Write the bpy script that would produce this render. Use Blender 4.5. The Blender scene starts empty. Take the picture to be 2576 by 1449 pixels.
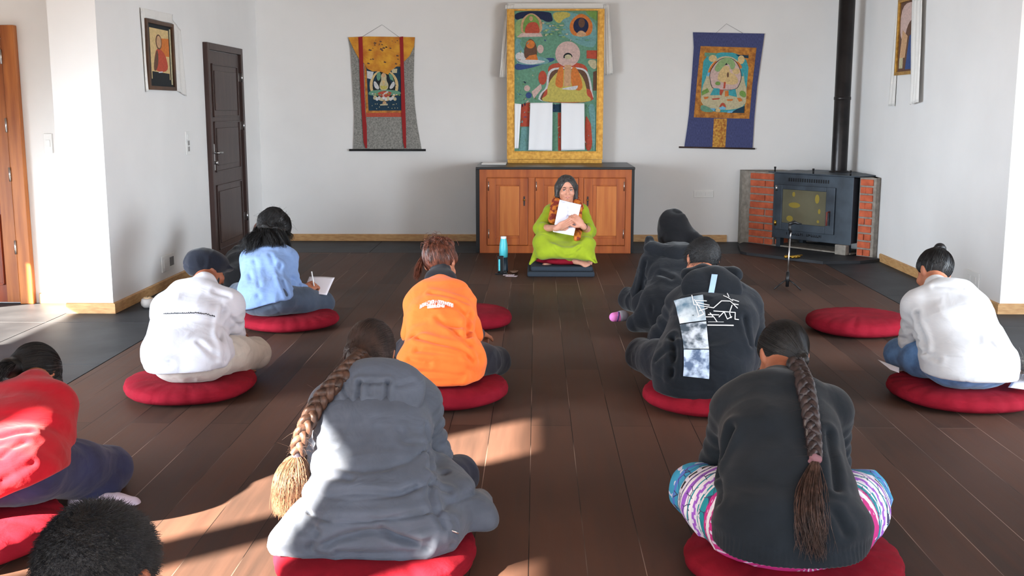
import bpy, bmesh, math, random
import numpy as np
from mathutils import Vector, Matrix
from mathutils.bvhtree import BVHTree

# ------------------------------------------------------------------ camera, sky, sun, exposure
C = bpy.context.scene.collection
sc = bpy.context.scene
FPX, CX, CY, CAMZ = 2713.0, 1288.0, 724.5, 1.42
PIT, YAW = math.radians(9.46), math.radians(1.2914)
cd = bpy.data.cameras.new('camera'); cam = bpy.data.objects.new('camera', cd); C.objects.link(cam)
cd.sensor_width = 36.0; cd.lens = 36.0 * FPX / 2576.0; cd.clip_start = 0.05; cd.clip_end = 200
cam.location = (0, 0, CAMZ); cam.rotation_euler = (math.pi/2 - PIT, 0, YAW)
sc.camera = cam
sc.view_settings.view_transform = 'Standard'; sc.view_settings.look = 'None'
sc.view_settings.gamma = 1.0; sc.view_settings.use_curve_mapping = False
sc.view_settings.exposure = 1.2

world = bpy.data.worlds.new('sky'); sc.world = world; world.use_nodes = True
wn = world.node_tree.nodes; wl = world.node_tree.links
bg = wn['Background']; bg.inputs['Strength'].default_value = 2.0
tc = wn.new('ShaderNodeTexCoord'); sx = wn.new('ShaderNodeSeparateXYZ'); rp = wn.new('ShaderNodeValToRGB')
wl.new(tc.outputs['Generated'], sx.inputs[0]); wl.new(sx.outputs['Z'], rp.inputs[0]); wl.new(rp.outputs[0], bg.inputs['Color'])
rp.color_ramp.elements[0].position = 0.0; rp.color_ramp.elements[0].color = (0.50, 0.47, 0.42, 1)
rp.color_ramp.elements[1].position = 0.06; rp.color_ramp.elements[1].color = (0.85, 0.93, 1.0, 1)
e = rp.color_ramp.elements.new(0.7); e.color = (0.45, 0.63, 1.0, 1)

SUN_EL = math.radians(26); SAZ = Vector((0.783, 0.622, 0)).normalized()
SDIR = Vector((SAZ.x*math.cos(SUN_EL), SAZ.y*math.cos(SUN_EL), -math.sin(SUN_EL)))
sl = bpy.data.lights.new('sun', 'SUN'); so = bpy.data.objects.new('sun', sl); C.objects.link(so)
sl.energy = 44.0; sl.color = (1.0, 0.86, 0.70); sl.angle = math.radians(0.9)
so.rotation_euler = SDIR.to_track_quat('-Z', 'Y').to_euler(); so.location = (-8, -4, 6)

def fill_lamp(name, loc, rot, sxx, syy, w, col=(.80, .90, 1), spread=180):
    l = bpy.data.lights.new(name, 'AREA'); o = bpy.data.objects.new(name, l); C.objects.link(o)
    l.shape = 'RECTANGLE'; l.size = sxx; l.size_y = syy; l.energy = w; l.color = col; l.spread = math.radians(spread)
    o.location = loc; o.rotation_euler = rot
fill_lamp('added_fill_left', (-4.75, 4.4, 1.0), (math.radians(83), 0, math.radians(-57)), 3.2, 1.8, 54, spread=66)  # added fill lamp aimed at the alcove walls, standing in for window daylight
fill_lamp('added_fill_right', (4.75, 4.4, 1.0), (math.radians(83), 0, math.radians(52)), 3.2, 1.8, 42, spread=72)  # second added fill lamp, spread narrowed to brighten the back of the room
def portal(name, loc, rot, sxx, syy):
    l = bpy.data.lights.new(name, 'AREA'); o = bpy.data.objects.new(name, l); C.objects.link(o)
    l.shape = 'RECTANGLE'; l.size = sxx; l.size_y = syy; l.cycles.is_portal = True
    o.location = loc; o.rotation_euler = rot
portal('daylight_rear_opening', (0, -2.45, 1.5), (math.radians(90), 0, 0), 9.6, 2.7)

# pixel of the 2576x1449 photograph + distance into the room -> a point in the room
_F = np.array([-math.sin(YAW)*math.cos(PIT), math.cos(YAW)*math.cos(PIT), -math.sin(PIT)])
_R = np.array([math.cos(YAW), math.sin(YAW), 0.0]); _U = np.cross(_R, _F)
def A(px, py, Y):
    d = _F*FPX + _R*(px-CX) + _U*(CY-py)
    return np.array([0, 0, CAMZ]) + d*(Y/d[1])
def V3(*a): return np.array(a, float)

# ------------------------------------------------------------------ materials
def lin(c):
    return tuple(((v/255.0)/12.92 if v/255.0 <= 0.04045 else ((v/255.0+0.055)/1.055)**2.4) for v in c)
MC = {}
def mat(name, col, rough=0.75, col2=None, nscale=6.0, ndetail=4, stretch=(1,1,1), bump=0.0, bscale=60.0, bstretch=(1,1,1),
        wrinkle=0.0, wscale=7.0, metal=0.0, spec=0.4, sheen=0.0, coat=0.0, sss=0.0, lo=0.35, hi=0.65, trans=0.0, alpha=1.0, emit=0):
    if name in MC: return MC[name]
    m = bpy.data.materials.new(name); m.use_nodes = True; MC[name] = m
    n = m.node_tree.nodes; L = m.node_tree.links; b = n['Principled BSDF']
    b.inputs['Base Color'].default_value = (*lin(col), 1); b.inputs['Roughness'].default_value = rough
    b.inputs['Metallic'].default_value = metal; b.inputs['Specular IOR Level'].default_value = spec
    if sheen: b.inputs['Sheen Weight'].default_value = sheen; b.inputs['Sheen Roughness'].default_value = 0.5
    if coat: b.inputs['Coat Weight'].default_value = coat; b.inputs['Coat Roughness'].default_value = 0.15
    if sss:
        b.inputs['Subsurface Weight'].default_value = sss; b.inputs['Subsurface Scale'].default_value = 0.01
    if trans: b.inputs['Transmission Weight'].default_value = trans
    if alpha < 1: b.inputs['Alpha'].default_value = alpha
    t = n.new('ShaderNodeTexCoord')
    def noise(scale, st, det):
        mp = n.new('ShaderNodeMapping'); mp.inputs['Scale'].default_value = st
        L.new(t.outputs['Object'], mp.inputs[0]); q = n.new('ShaderNodeTexNoise')
        q.inputs['Scale'].default_value = scale; q.inputs['Detail'].default_value = det
        L.new(mp.outputs[0], q.inputs['Vector']); return q
    if col2:
        q = noise(nscale, stretch, ndetail); r = n.new('ShaderNodeValToRGB')
        r.color_ramp.elements[0].position = lo; r.color_ramp.elements[1].position = hi
        r.color_ramp.elements[0].color = (*lin(col), 1); r.color_ramp.elements[1].color = (*lin(col2), 1)
        L.new(q.outputs['Fac'], r.inputs[0]); L.new(r.outputs[0], b.inputs['Base Color'])
    nrm = None
    if wrinkle:
        q = noise(wscale, (1, 1, 1.7), 3); q.inputs['Distortion'].default_value = 0.9
        bp = n.new('ShaderNodeBump'); bp.inputs['Strength'].default_value = 1.0; bp.inputs['Distance'].default_value = wrinkle
        L.new(q.outputs['Fac'], bp.inputs['Height']); nrm = bp
    if bump:
        q = noise(bscale, bstretch, 3); bp = n.new('ShaderNodeBump'); bp.inputs['Strength'].default_value = 1.0
        bp.inputs['Distance'].default_value = bump; L.new(q.outputs['Fac'], bp.inputs['Height'])
        if nrm: L.new(nrm.outputs[0], bp.inputs['Normal'])
        nrm = bp
    if nrm: L.new(nrm.outputs[0], b.inputs['Normal'])
    return m

M_wall = mat('white_plaster', (232, 231, 230), 0.9, (237, 236, 235), 1.5, bump=0.0012, bscale=9, spec=0.2)
M_ceil = mat('ceiling_wood', (214, 200, 184), 0.8, (200, 184, 166), 2.0, stretch=(8, 1, 1))
M_skirt = mat('skirting_wood', (208, 166, 114), 0.5, (188, 142, 92), 5, stretch=(3, 3, 12), bump=0.0006, bscale=30)
M_slate = mat('dark_stone_tile', (58, 60, 64), 0.55, (44, 46, 50), 3.0, bump=0.0008, bscale=12, spec=0.2)
M_cab = mat('cabinet_orange_wood', (184, 98, 40), 0.42, (148, 68, 24), 2.2, 5, stretch=(9, 9, 0.8), bump=0.0004, bscale=40, bstretch=(6, 6, .4), lo=.3, hi=.72)
M_cabp = mat('cabinet_panel_wood', (204, 124, 58), 0.42, (178, 94, 38), 2.4, 5, stretch=(10, 10, 0.7), bump=0.0004, bscale=40, bstretch=(6, 6, .4), lo=.3, hi=.72)
M_black = mat('black_painted_wood', (20, 20, 23), 0.35)
M_blackp = mat('black_plastic', (18, 18, 20), 0.4)
M_ddoor = mat('dark_brown_door', (66, 46, 42), 0.4, (52, 35, 31), 2.5, stretch=(8, 8, .8), bump=0.0006, bscale=30)
M_rdoor = mat('reddish_wood_door', (176, 82, 36), 0.35, (120, 46, 20), 1.6, 4, stretch=(7, 7, 0.7), bump=0.0006, bscale=24, bstretch=(5, 5, .5))
M_rframe = mat('honey_wood_frame', (186, 112, 52), 0.4, (140, 74, 30), 2.0, 4, stretch=(8, 8, .7))
M_metal = mat('brushed_steel', (190, 190, 190), 0.3, metal=1.0)
M_brass = mat('brass', (200, 160, 70), 0.3, metal=1.0)
M_whitepl = mat('white_plastic', (232, 232, 230), 0.4)
M_paper = mat('white_paper', (238, 236, 246), 0.8)
M_iron = mat('stove_iron', (74, 84, 94), 0.5, (52, 58, 66), 4, metal=0.25, bump=0.001, bscale=20)
M_pipe = mat('black_stovepipe', (26, 24, 26), 0.32, (44, 40, 40), 5, metal=0.35, bump=0.0015, bscale=14)
M_brick = mat('red_brick', (206, 104, 70), 0.85, (176, 84, 56), 14, bump=0.003, bscale=70)
M_mortar = mat('grey_mortar', (158, 150, 140), 0.95, (128, 122, 114), 20, bump=0.004, bscale=60)
M_cush = mat('crimson_cushion_fabric', (136, 22, 39), 0.9, (120, 18, 33), 8, bump=0.0005, bscale=500, wrinkle=0.006, wscale=9, spec=.12)
M_skin = mat('tan_skin', (178, 116, 88), 0.55, (164, 102, 76), 20, sss=0.05, bump=0.0003, bscale=200)
M_skinb = mat('brown_skin', (146, 88, 62), 0.55, (132, 76, 54), 20, sss=0.05, bump=0.0003, bscale=200)
M_hairk = mat('black_hair', (13, 12, 14), 0.48, (7, 6, 8), 40, stretch=(1, 1, .2), spec=0.5, bump=0.002, bscale=60, bstretch=(1, 1, .15))
M_hairb = mat('dark_brown_hair', (62, 44, 38), 0.4, (36, 25, 22), 40, stretch=(1, 1, .2), spec=0.5, bump=0.002, bscale=60, bstretch=(1, 1, .15))

# ------------------------------------------------------------------ small mesh builders
def props(o, label=None, cat=None, group=None, kind=None):
    if label: o['label'] = label
    if cat: o['category'] = cat
    if group: o['group'] = group
    if kind: o['kind'] = kind
    return o
def empty(name, loc, label, cat, group=None, rz=0):
    o = bpy.data.objects.new(name, None); C.objects.link(o); o.location = loc; o.rotation_euler = (0, 0, rz)
    o.empty_display_size = 0.1
    return props(o, label, cat, group)
class MB:
    def __init__(s): s.v = []; s.f = []; s.mi = []; s.mats = []; s.sm = []
    def slot(s, m):
        if m not in s.mats: s.mats.append(m)
        return s.mats.index(m)
    def add(s, v, f, m, smooth=False):
        k = len(s.v); s.v += [tuple(map(float, p)) for p in v]; i = s.slot(m)
        for q in f: s.f.append(tuple(int(x)+k for x in q)); s.mi.append(i); s.sm.append(smooth)
        return s
    def box(s, a, b, m, bev=0.0, mtx=None):
        bm = bmesh.new(); bmesh.ops.create_cube(bm, size=1)
        a = Vector(a); b = Vector(b)
        for v in bm.verts: v.co = Vector(((a.x+b.x)/2+v.co.x*(b.x-a.x), (a.y+b.y)/2+v.co.y*(b.y-a.y), (a.z+b.z)/2+v.co.z*(b.z-a.z)))
        if bev: bmesh.ops.bevel(bm, geom=bm.edges[:], offset=bev, segments=2, profile=0.5, affect='EDGES')
        if mtx is not None: bmesh.ops.transform(bm, matrix=mtx, verts=bm.verts)
        bm.verts.index_update()
        s.add([v.co for v in bm.verts], [[v.index for v in f.verts] for f in bm.faces], m); bm.free(); return s
    def tube(s, pts, r, m, n=10, flat=1.0, cap=True):
        pts = [Vector(p) for p in pts]; rs = r if hasattr(r, '__len__') else [r]*len(pts)
        V = []; Fc = []; up = None
        for i, p in enumerate(pts):
            t = (pts[min(i+1, len(pts)-1)]-pts[max(i-1, 0)]).normalized()
            if up is None: up = t.orthogonal().normalized()
            up = (up - t*up.dot(t)).normalized(); w = t.cross(up)
            for k in range(n):
                a = 2*math.pi*k/n; V.append(p+up*math.cos(a)*rs[i]+w*math.sin(a)*rs[i]*flat)
        for i in range(len(pts)-1):
            for k in range(n): Fc.append((i*n+k, i*n+(k+1) % n, (i+1)*n+(k+1) % n, (i+1)*n+k))
        if cap: Fc.append(tuple(range(n-1, -1, -1))); Fc.append(tuple((len(pts)-1)*n+k for k in range(n)))
        return s.add(V, Fc, m, True)
    def lathe(s, prof, m, n=32, c=(0, 0, 0)):
        V = []; Fc = []; L = len(prof)
        for k in range(n):
            a = 2*math.pi*k/n
            for r, z in prof: V.append((c[0]+r*math.cos(a), c[1]+r*math.sin(a), c[2]+z))
        for k in range(n):
            for i in range(L-1): Fc.append((k*L+i, ((k+1) % n)*L+i, ((k+1) % n)*L+i+1, k*L+i+1))
        return s.add(V, Fc, m, True)
    def build(s, name, parent=None, base=None, **kw):
        me = bpy.data.meshes.new(name)
        v = s.v
        if base is not None: v = [(p[0]-base[0], p[1]-base[1], p[2]-base[2]) for p in v]
        me.from_pydata(v, [], s.f); me.update()
        for m in s.mats: me.materials.append(m)
        me.polygons.foreach_set('material_index', s.mi); me.polygons.foreach_set('use_smooth', s.sm)
        bm = bmesh.new(); bm.from_mesh(me); bmesh.ops.recalc_face_normals(bm, faces=bm.faces); bm.to_mesh(me); bm.free()
        o = bpy.data.objects.new(name, me); C.objects.link(o)
        if parent is not None: o.parent = parent
        elif base is not None: o.location = base
        return props(o, **kw)
def mesh_np(name, v, f, m, parent=None, base=None, smooth=True, attrs=None):
    v = np.asarray(v, float)
    if base is not None: v = v-np.asarray(base)
    f = np.asarray(f, np.int32); me = bpy.data.meshes.new(name)
    k = f.shape[1]
    me.vertices.add(len(v)); me.vertices.foreach_set('co', v.astype(np.float32).ravel())
    me.loops.add(f.size); me.loops.foreach_set('vertex_index', f.ravel())
    me.polygons.add(len(f)); me.polygons.foreach_set('loop_start', np.arange(0, f.size, k, dtype=np.int32))
    me.update(calc_edges=True); me.validate()
    me.polygons.foreach_set('use_smooth', np.ones(len(me.polygons), bool) if smooth else np.zeros(len(me.polygons), bool))
    for mm in (m if isinstance(m, list) else [m]): me.materials.append(mm)
    if attrs:
        for an, av in attrs.items():
            at = me.attributes.new(an, 'FLOAT', 'POINT'); at.data.foreach_set('value', np.asarray(av, np.float32))
    o = bpy.data.objects.new(name, me); C.objects.link(o)
    if parent is not None: o.parent = parent
    elif base is not None: o.location = tuple(float(x) for x in base)
    return o
def struct(name, mb): return mb.build(name, kind='structure')
def bx(a, b, m, bev=0.0): return MB().box(a, b, m, bev)

# ------------------------------------------------------------------ the room
def floor_material():
    m = bpy.data.materials.new('dark_plank_floor'); m.use_nodes = True
    n = m.node_tree.nodes; L = m.node_tree.links; b = n['Principled BSDF']
    t = n.new('ShaderNodeTexCoord'); sp = n.new('ShaderNodeSeparateXYZ'); L.new(t.outputs['Object'], sp.inputs[0])
    cb = n.new('ShaderNodeCombineXYZ'); ad = n.new('ShaderNodeMath'); ad.operation = 'ADD'; ad.inputs[1].default_value = 0.02+0.183*40
    L.new(sp.outputs['X'], ad.inputs[0]); L.new(sp.outputs['Y'], cb.inputs['X']); L.new(ad.outputs[0], cb.inputs['Y'])
    br = n.new('ShaderNodeTexBrick'); L.new(cb.outputs[0], br.inputs['Vector']); br.inputs['Scale'].default_value = 1
    br.inputs['Brick Width'].default_value = 2.9; br.inputs['Row Height'].default_value = 0.183; br.inputs['Mortar Size'].default_value = 0.0016
    br.inputs['Mortar Smooth'].default_value = 0.2; br.offset = 0.37; br.inputs['Bias'].default_value = 0.0
    br.inputs['Color1'].default_value = (0, 0, 0, 1); br.inputs['Color2'].default_value = (1, 1, 1, 1); br.inputs['Mortar'].default_value = (0.5, .5, .5, 1)
    big = n.new('ShaderNodeTexNoise'); big.inputs['Scale'].default_value = 0.55; big.inputs['Detail'].default_value = 3
    L.new(t.outputs['Object'], big.inputs['Vector'])
    mp = n.new('ShaderNodeMapping'); mp.inputs['Scale'].default_value = (14, 0.8, 1); L.new(t.outputs['Object'], mp.inputs[0])
    gr = n.new('ShaderNodeTexNoise'); gr.inputs['Scale'].default_value = 2; gr.inputs['Detail'].default_value = 6; L.new(mp.outputs[0], gr.inputs['Vector'])
    # colour: grain + board tone + broad tone patches
    s1 = n.new('ShaderNodeMath'); s1.operation = 'MULTIPLY_ADD'; s1.inputs[1].default_value = 0.28; L.new(br.outputs['Color'], s1.inputs[0])
    L.new(big.outputs['Fac'], s1.inputs[2])
    s2 = n.new('ShaderNodeMath'); s2.operation = 'MULTIPLY_ADD'; s2.inputs[1].default_value = 0.35; L.new(gr.outputs['Fac'], s2.inputs[0]); L.new(s1.outputs[0], s2.inputs[2])
    cr = n.new('ShaderNodeValToRGB'); cr.color_ramp.elements[0].position = 0.45; cr.color_ramp.elements[1].position = 1.1
    cr.color_ramp.elements[0].color = (*lin((36, 33, 31)), 1); cr.color_ramp.elements[1].color = (*lin((92, 66, 55)), 1)
    L.new(s2.outputs[0], cr.inputs[0])
    # seams: dark in places, pale dusty in others
    mn = n.new('ShaderNodeTexNoise'); mn.inputs['Scale'].default_value = 0.9; mn.inputs['Detail'].default_value = 2; L.new(t.outputs['Object'], mn.inputs['Vector'])
    mr = n.new('ShaderNodeValToRGB'); mr.color_ramp.elements[0].position = 0.50; mr.color_ramp.elements[1].position = 0.60
    mr.color_ramp.elements[0].color = (*lin((26, 20, 18)), 1); mr.color_ramp.elements[1].color = (*lin((150, 128, 116)), 1); L.new(mn.outputs['Fac'], mr.inputs[0])
    mx = n.new('ShaderNodeMix'); mx.data_type = 'RGBA'; L.new(br.outputs['Fac'], mx.inputs['Factor'])
    L.new(cr.outputs[0], mx.inputs['A']); L.new(mr.outputs[0], mx.inputs['B']); L.new(mx.outputs['Result'], b.inputs['Base Color'])
    rr = n.new('ShaderNodeMapRange'); rr.inputs['To Min'].default_value = 0.50; rr.inputs['To Max'].default_value = 0.68
    L.new(gr.outputs['Fac'], rr.inputs[0]); L.new(rr.outputs[0], b.inputs['Roughness']); b.inputs['Specular IOR Level'].default_value = 0.16
    bp = n.new('ShaderNodeBump'); bp.inputs['Distance'].default_value = 0.0015; bp.inputs['Strength'].default_value = 0.6
    sb = n.new('ShaderNodeMath'); sb.operation = 'SUBTRACT'; L.new(gr.outputs['Fac'], sb.inputs[0]); L.new(br.outputs['Fac'], sb.inputs[1])
    L.new(sb.outputs[0], bp.inputs['Height']); L.new(bp.outputs[0], b.inputs['Normal'])
    return m
M_floor = floor_material()
BY, LX, RX, LY, RY, CH = 11.6, -2.962, 3.24, 7.375, 7.49, 3.4
XL, XR, YR = -5.0, 5.0, -2.5      # outer left, outer right, rear
struct('floor', bx((-2.44, YR, -0.1), (2.67, 10.63, 0), M_floor))
def tiles(name, x0, y0, x1, y1, nx, ny):
    mb = MB(); g = 0.0025
    mb.box((x0, y0, -0.1), (x1, y1, -0.004), M_blackp)
    for i in range(nx):
        for j in range(ny):
            mb.box((x0+(x1-x0)*i/nx+g, y0+(y1-y0)*j/ny+g, -0.02), (x0+(x1-x0)*(i+1)/nx-g, y0+(y1-y0)*(j+1)/ny-g, 0), M_slate, 0.0015)
    return struct(name, mb)
tiles('floor_border_left', XL, YR, -2.445, 10.63, 3, 11)
tiles('floor_border_right', 2.675, YR, XR, 10.63, 2, 11)
tiles('floor_border_back', XL, 10.635, XR, BY+0.2, 9, 1)
struct('ceiling', bx((XL-.2, YR-.2, CH), (XR+.2, BY+.2, CH+.1), M_ceil))
struct('wall_back', bx((LX-.5, BY, 0), (RX+.5, BY+.2, CH), M_wall))
struct('wall_left', bx((-3.29, LY, 0), (LX, BY, CH), M_wall))
struct('wall_left_recess', bx((XL, 7.77, 0), (-3.29, 7.97, CH), M_wall))
struct('wall_right', bx((RX, RY, 0), (RX+.3, BY, CH), M_wall))
struct('wall_right_return', bx((RX+.3, RY, 0), (XR, RY+.3, CH), M_wall))
# outer left wall with the openings the sun comes through: (y0, y1, z0, z1)
def holed_wall(name, x0, x1, ya, yb, holes):
    mb = MB(); y = ya
    for (h0, h1, z0, z1) in sorted(holes):
        if h0 > y: mb.box((x0, y, 0), (x1, h0, CH), M_wall)
        if z0 > 0: mb.box((x0, h0, 0), (x1, h1, z0), M_wall)
        mb.box((x0, h0, z1), (x1, h1, CH), M_wall); y = h1
    if y < yb: mb.box((x0, y, 0), (x1, yb, CH), M_wall)
    return struct(name, mb)
ZT = 3.13
holed_wall('wall_left_outer', XL-.08, XL, YR, 7.97, [(0.33, 0.875, 0.1, ZT), (-0.375, 0.11, 0.1, ZT), (-2.1, -0.72, 0.1, ZT), (4.9, 6.7, 0.0, 1.15)])
holed_wall('wall_right_outer', XR, XR+.2, YR, RY+.3, [(-1.5, 1.6, 0.3, 2.5), (2.2, 5.4, 0.3, 2.5)])
mb = MB()
for (a, b) in ((XL, XL+.25), (-1.75, -1.6), (1.6, 1.75), (XR-.25, XR)): mb.box((a, YR-.15, 0), (b, YR, CH), M_wall)
mb.box((XL, YR-.15, 2.85), (XR, YR, CH), M_wall); mb.box((XL, YR-.15, 0), (XR, YR, 0.12), M_wall); struct('wall_rear', mb)
def skirt(name, a, b, off, h=0.075, t=0.018):
    a = Vector(a); b = Vector(b); d = (b-a).normalized(); nn = Vector(off)
    mb = MB(); P = []
    for q in (a, b):
        P += [(q.x, q.y, 0.001), (q.x+nn.x*t, q.y+nn.y*t, 0.001), (q.x+nn.x*t, q.y+nn.y*t, h-0.006), (q.x+nn.x*t*.5, q.y+nn.y*t*.5, h), (q.x, q.y, h)]
    mb.add(P, [(0, 1, 6, 5), (1, 2, 7, 6), (2, 3, 8, 7), (3, 4, 9, 8), (4, 3, 2, 1, 0), (5, 6, 7, 8, 9)], M_skirt)
    return struct(name, mb)
skirt('baseboard_back', (LX, BY, 0), (2.05, BY, 0), (0, -1, 0))
skirt('baseboard_left', (LX, LY-.018, 0), (LX, 9.70, 0), (1, 0, 0))
skirt('baseboard_left_corner', (-3.29, LY, 0), (LX, LY, 0), (0, -1, 0))
skirt('baseboard_left_recess', (-3.66, 7.77, 0), (-3.29, 7.77, 0), (0, -1, 0))
skirt('baseboard_right', (RX, RY-.018, 0), (RX, 10.12, 0), (-1, 0, 0))
skirt('baseboard_right_return', (RX, RY, 0), (XR, RY, 0), (0, -1, 0))

# doors ---------------------------------------------------------------
def frame_panel(mb, a0, a1, z0, z1, y, m, mp, w=0.05, depth=0.012):
    """raised field inside a moulded recess; a = along axis, faces -y in local space"""
    mb.box((a0, y-.002, z0), (a1, y+.004, z1), m)
    for (p, q, r, s_) in ((a0, a1, z0, z0+.012), (a0, a1, z1-.012, z1), (a0, a0+.012, z0, z1), (a1-.012, a1, z0, z1)):
        mb.box((p, y-depth, r), (q, y, s_), m, 0.003)
    mb.box((a0+w, y-depth*0.9, z0+w), (a1-w, y, z1-w), mp, 0.006)
def to_left(o):     # local -y face becomes +x face (left wall)
    o.rotation_euler = (0, 0, math.pi/2)
d1 = bpy.data.objects.new('door_1', None); C.objects.link(d1); d1['kind'] = 'structure'; d1['category'] = 'door'
d1.location = (LX, 9.71, 0); d1.rotation_euler = (0, 0, math.pi/2)
W1 = 1.16
mb = MB()
mb.box((0, -.045, 0), (.06, 0, 2.0), M_ddoor, .004); mb.box((W1-.06, -.045, 0), (W1, 0, 2.0), M_ddoor, .004); mb.box((0.06, -.045, 1.94), (W1-.06, 0, 2.0), M_ddoor, .004)
mb.build('door_frame', d1)
mb = MB(); mb.box((.065, -.022, 0.01), (W1-.065, -.002, 1.935), M_ddoor)
for (z0, z1) in ((.12, .72), (.84, 1.30), (1.34, 1.82)):
    for (q0, q1) in ((.16, W1-.16),): frame_panel(mb, q0, q1, z0, z1, -.022, M_ddoor, M_ddoor, .06)
lf = mb.build('door_leaf', d1)
mb = MB(); mb.box((.09, -.034, .86), (.125, -.022, 1.10), M_metal, .003); mb.tube([(.107, -.03, 1.02), (.107, -.075, 1.02), (.20, -.08, 1.02)], .010, M_metal); mb.tube([(.107, -.03, .93), (.107, -.06, .93)], .016, M_metal)
mb.build('door_handle', d1)
for z in (.35, 1.25, 1.72):
    mb = MB(); mb.tube([(W1-.062, -.045, z-.045), (W1-.062, -.045, z+.045)], .008, M_metal); mb.box((W1-.10, -.026, z-.04), (W1-.062, -.022, z+.04), M_metal); mb.build('hinge', d1)

d2 = bpy.data.objects.new('door_2', None); C.objects.link(d2); d2['kind'] = 'structure'; d2.location = (-3.69, 7.77, 0)
mb = MB(); mb.box((-.10, -.05, 0), (0, 0, 2.0), M_rframe, .006); mb.box((-1.08, -.05, 0), (-.98, 0, 2.0), M_rframe, .006); mb.box((-.98, -.05, 1.91), (-.10, 0, 2.0), M_rframe, .006)
mb.build('door_frame', d2)
mb = MB(); mb.box((-.975, -.03, .012), (-.105, -.002, 1.905), M_rdoor)
mb.box((-.20, -.036, .012), (-.105, -.03, 1.905), M_rframe, .002)
for (z0, z1) in ((.14, .66), (.74, 1.28), (1.36, 1.82)):
    for (q0, q1) in ((-.90, -.58), (-.52, -.21)): frame_panel(mb, q0, q1, z0, z1, -.03, M_rdoor, M_rdoor, .05, .014)
mb.build('door_leaf', d2)
for z in (.42, .95, 1.30, 1.78):
    mb = MB(); mb.tube([(-.103, -.054, z-.05), (-.103, -.054, z+.05)], .008, M_metal); mb.build('hinge', d2)

# switches and sockets -------------------------------------------------
def plate(name, loc, rz, w, h, bits, label, cat):
    o = empty(name, loc, label, cat, rz=rz)
    bx((-w/2, -.010, -h/2), (w/2, -0.0005, h/2), M_whitepl, .003).build('face_plate', o)
    for (x, z, ww, hh, m, nm) in bits: bx((x-ww/2, -.014, z-hh/2), (x+ww/2, -.008, z+hh/2), m, .001).build(nm, o)
    return o
M_grey = mat('grey_socket', (120, 120, 122), 0.5)
plate('light_switch', (LX, 9.16, 1.13), math.pi/2, .11, .20, [(0, .05, .05, .04, M_whitepl, 'rocker'), (0, 0, .05, .04, M_metal, 'rocker'), (0, -.05, .05, .04, M_metal, 'rocker')], 'white triple light switch on the wall beside the dark door', 'light switch')
plate('wall_socket', (LX, 8.52, .20), math.pi/2, .30, .13, [(-.07, 0, .09, .07, M_whitepl, 'outlet'), (.07, 0, .09, .07, M_grey, 'outlet')], 'white wide socket low on the wall above the candle', 'socket')
plate('light_switch', (-3.52, 7.77, 1.17), 0, .06, .14, [(0, 0, .03, .05, M_whitepl, 'rocker')], 'white light switch on the bright recess wall near the reddish door', 'light switch')
plate('wall_socket', (1.79, BY, .515), 0, .21, .075, [(-.05, 0, .06, .04, M_whitepl, 'outlet'), (.05, 0, .06, .04, M_whitepl, 'outlet')], 'white socket on the back wall between cabinet and stove', 'socket')
plate('wall_socket', (RX, 7.98, .17), -math.pi/2, .26, .12, [(-.05, 0, .06, .05, M_whitepl, 'outlet'), (.05, 0, .06, .05, M_whitepl, 'outlet')], 'white socket on the side wall behind the woman in the white shirt', 'socket')
# ------------------------------------------------------------------ cabinet
def prism(mb, pts, y0, y1, m):
    """outline in x,z extruded from y0 (back) to y1 (front, nearer the viewer)"""
    n = len(pts); V = [(p[0], y1, p[1]) for p in pts]+[(p[0], y0, p[1]) for p in pts]
    a = sum(pts[i][0]*pts[(i+1) % n][1]-pts[(i+1) % n][0]*pts[i][1] for i in range(n))
    F = [tuple(range(n)), tuple(range(2*n-1, n-1, -1))]+[(i, n+i, n+(i+1) % n, (i+1) % n) for i in range(n)]
    return mb.add(V, F, m)
CF = 10.63
cb = empty('cabinet', (0.19, CF, 0), 'low orange wooden cabinet with three doors and a black top against the back wall', 'cabinet')
def cbx(x): return x-0.19
mb = MB(); mb.box((cbx(-.56), .02, .0), (cbx(.935), .92, .828), M_cab, .004)
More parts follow.
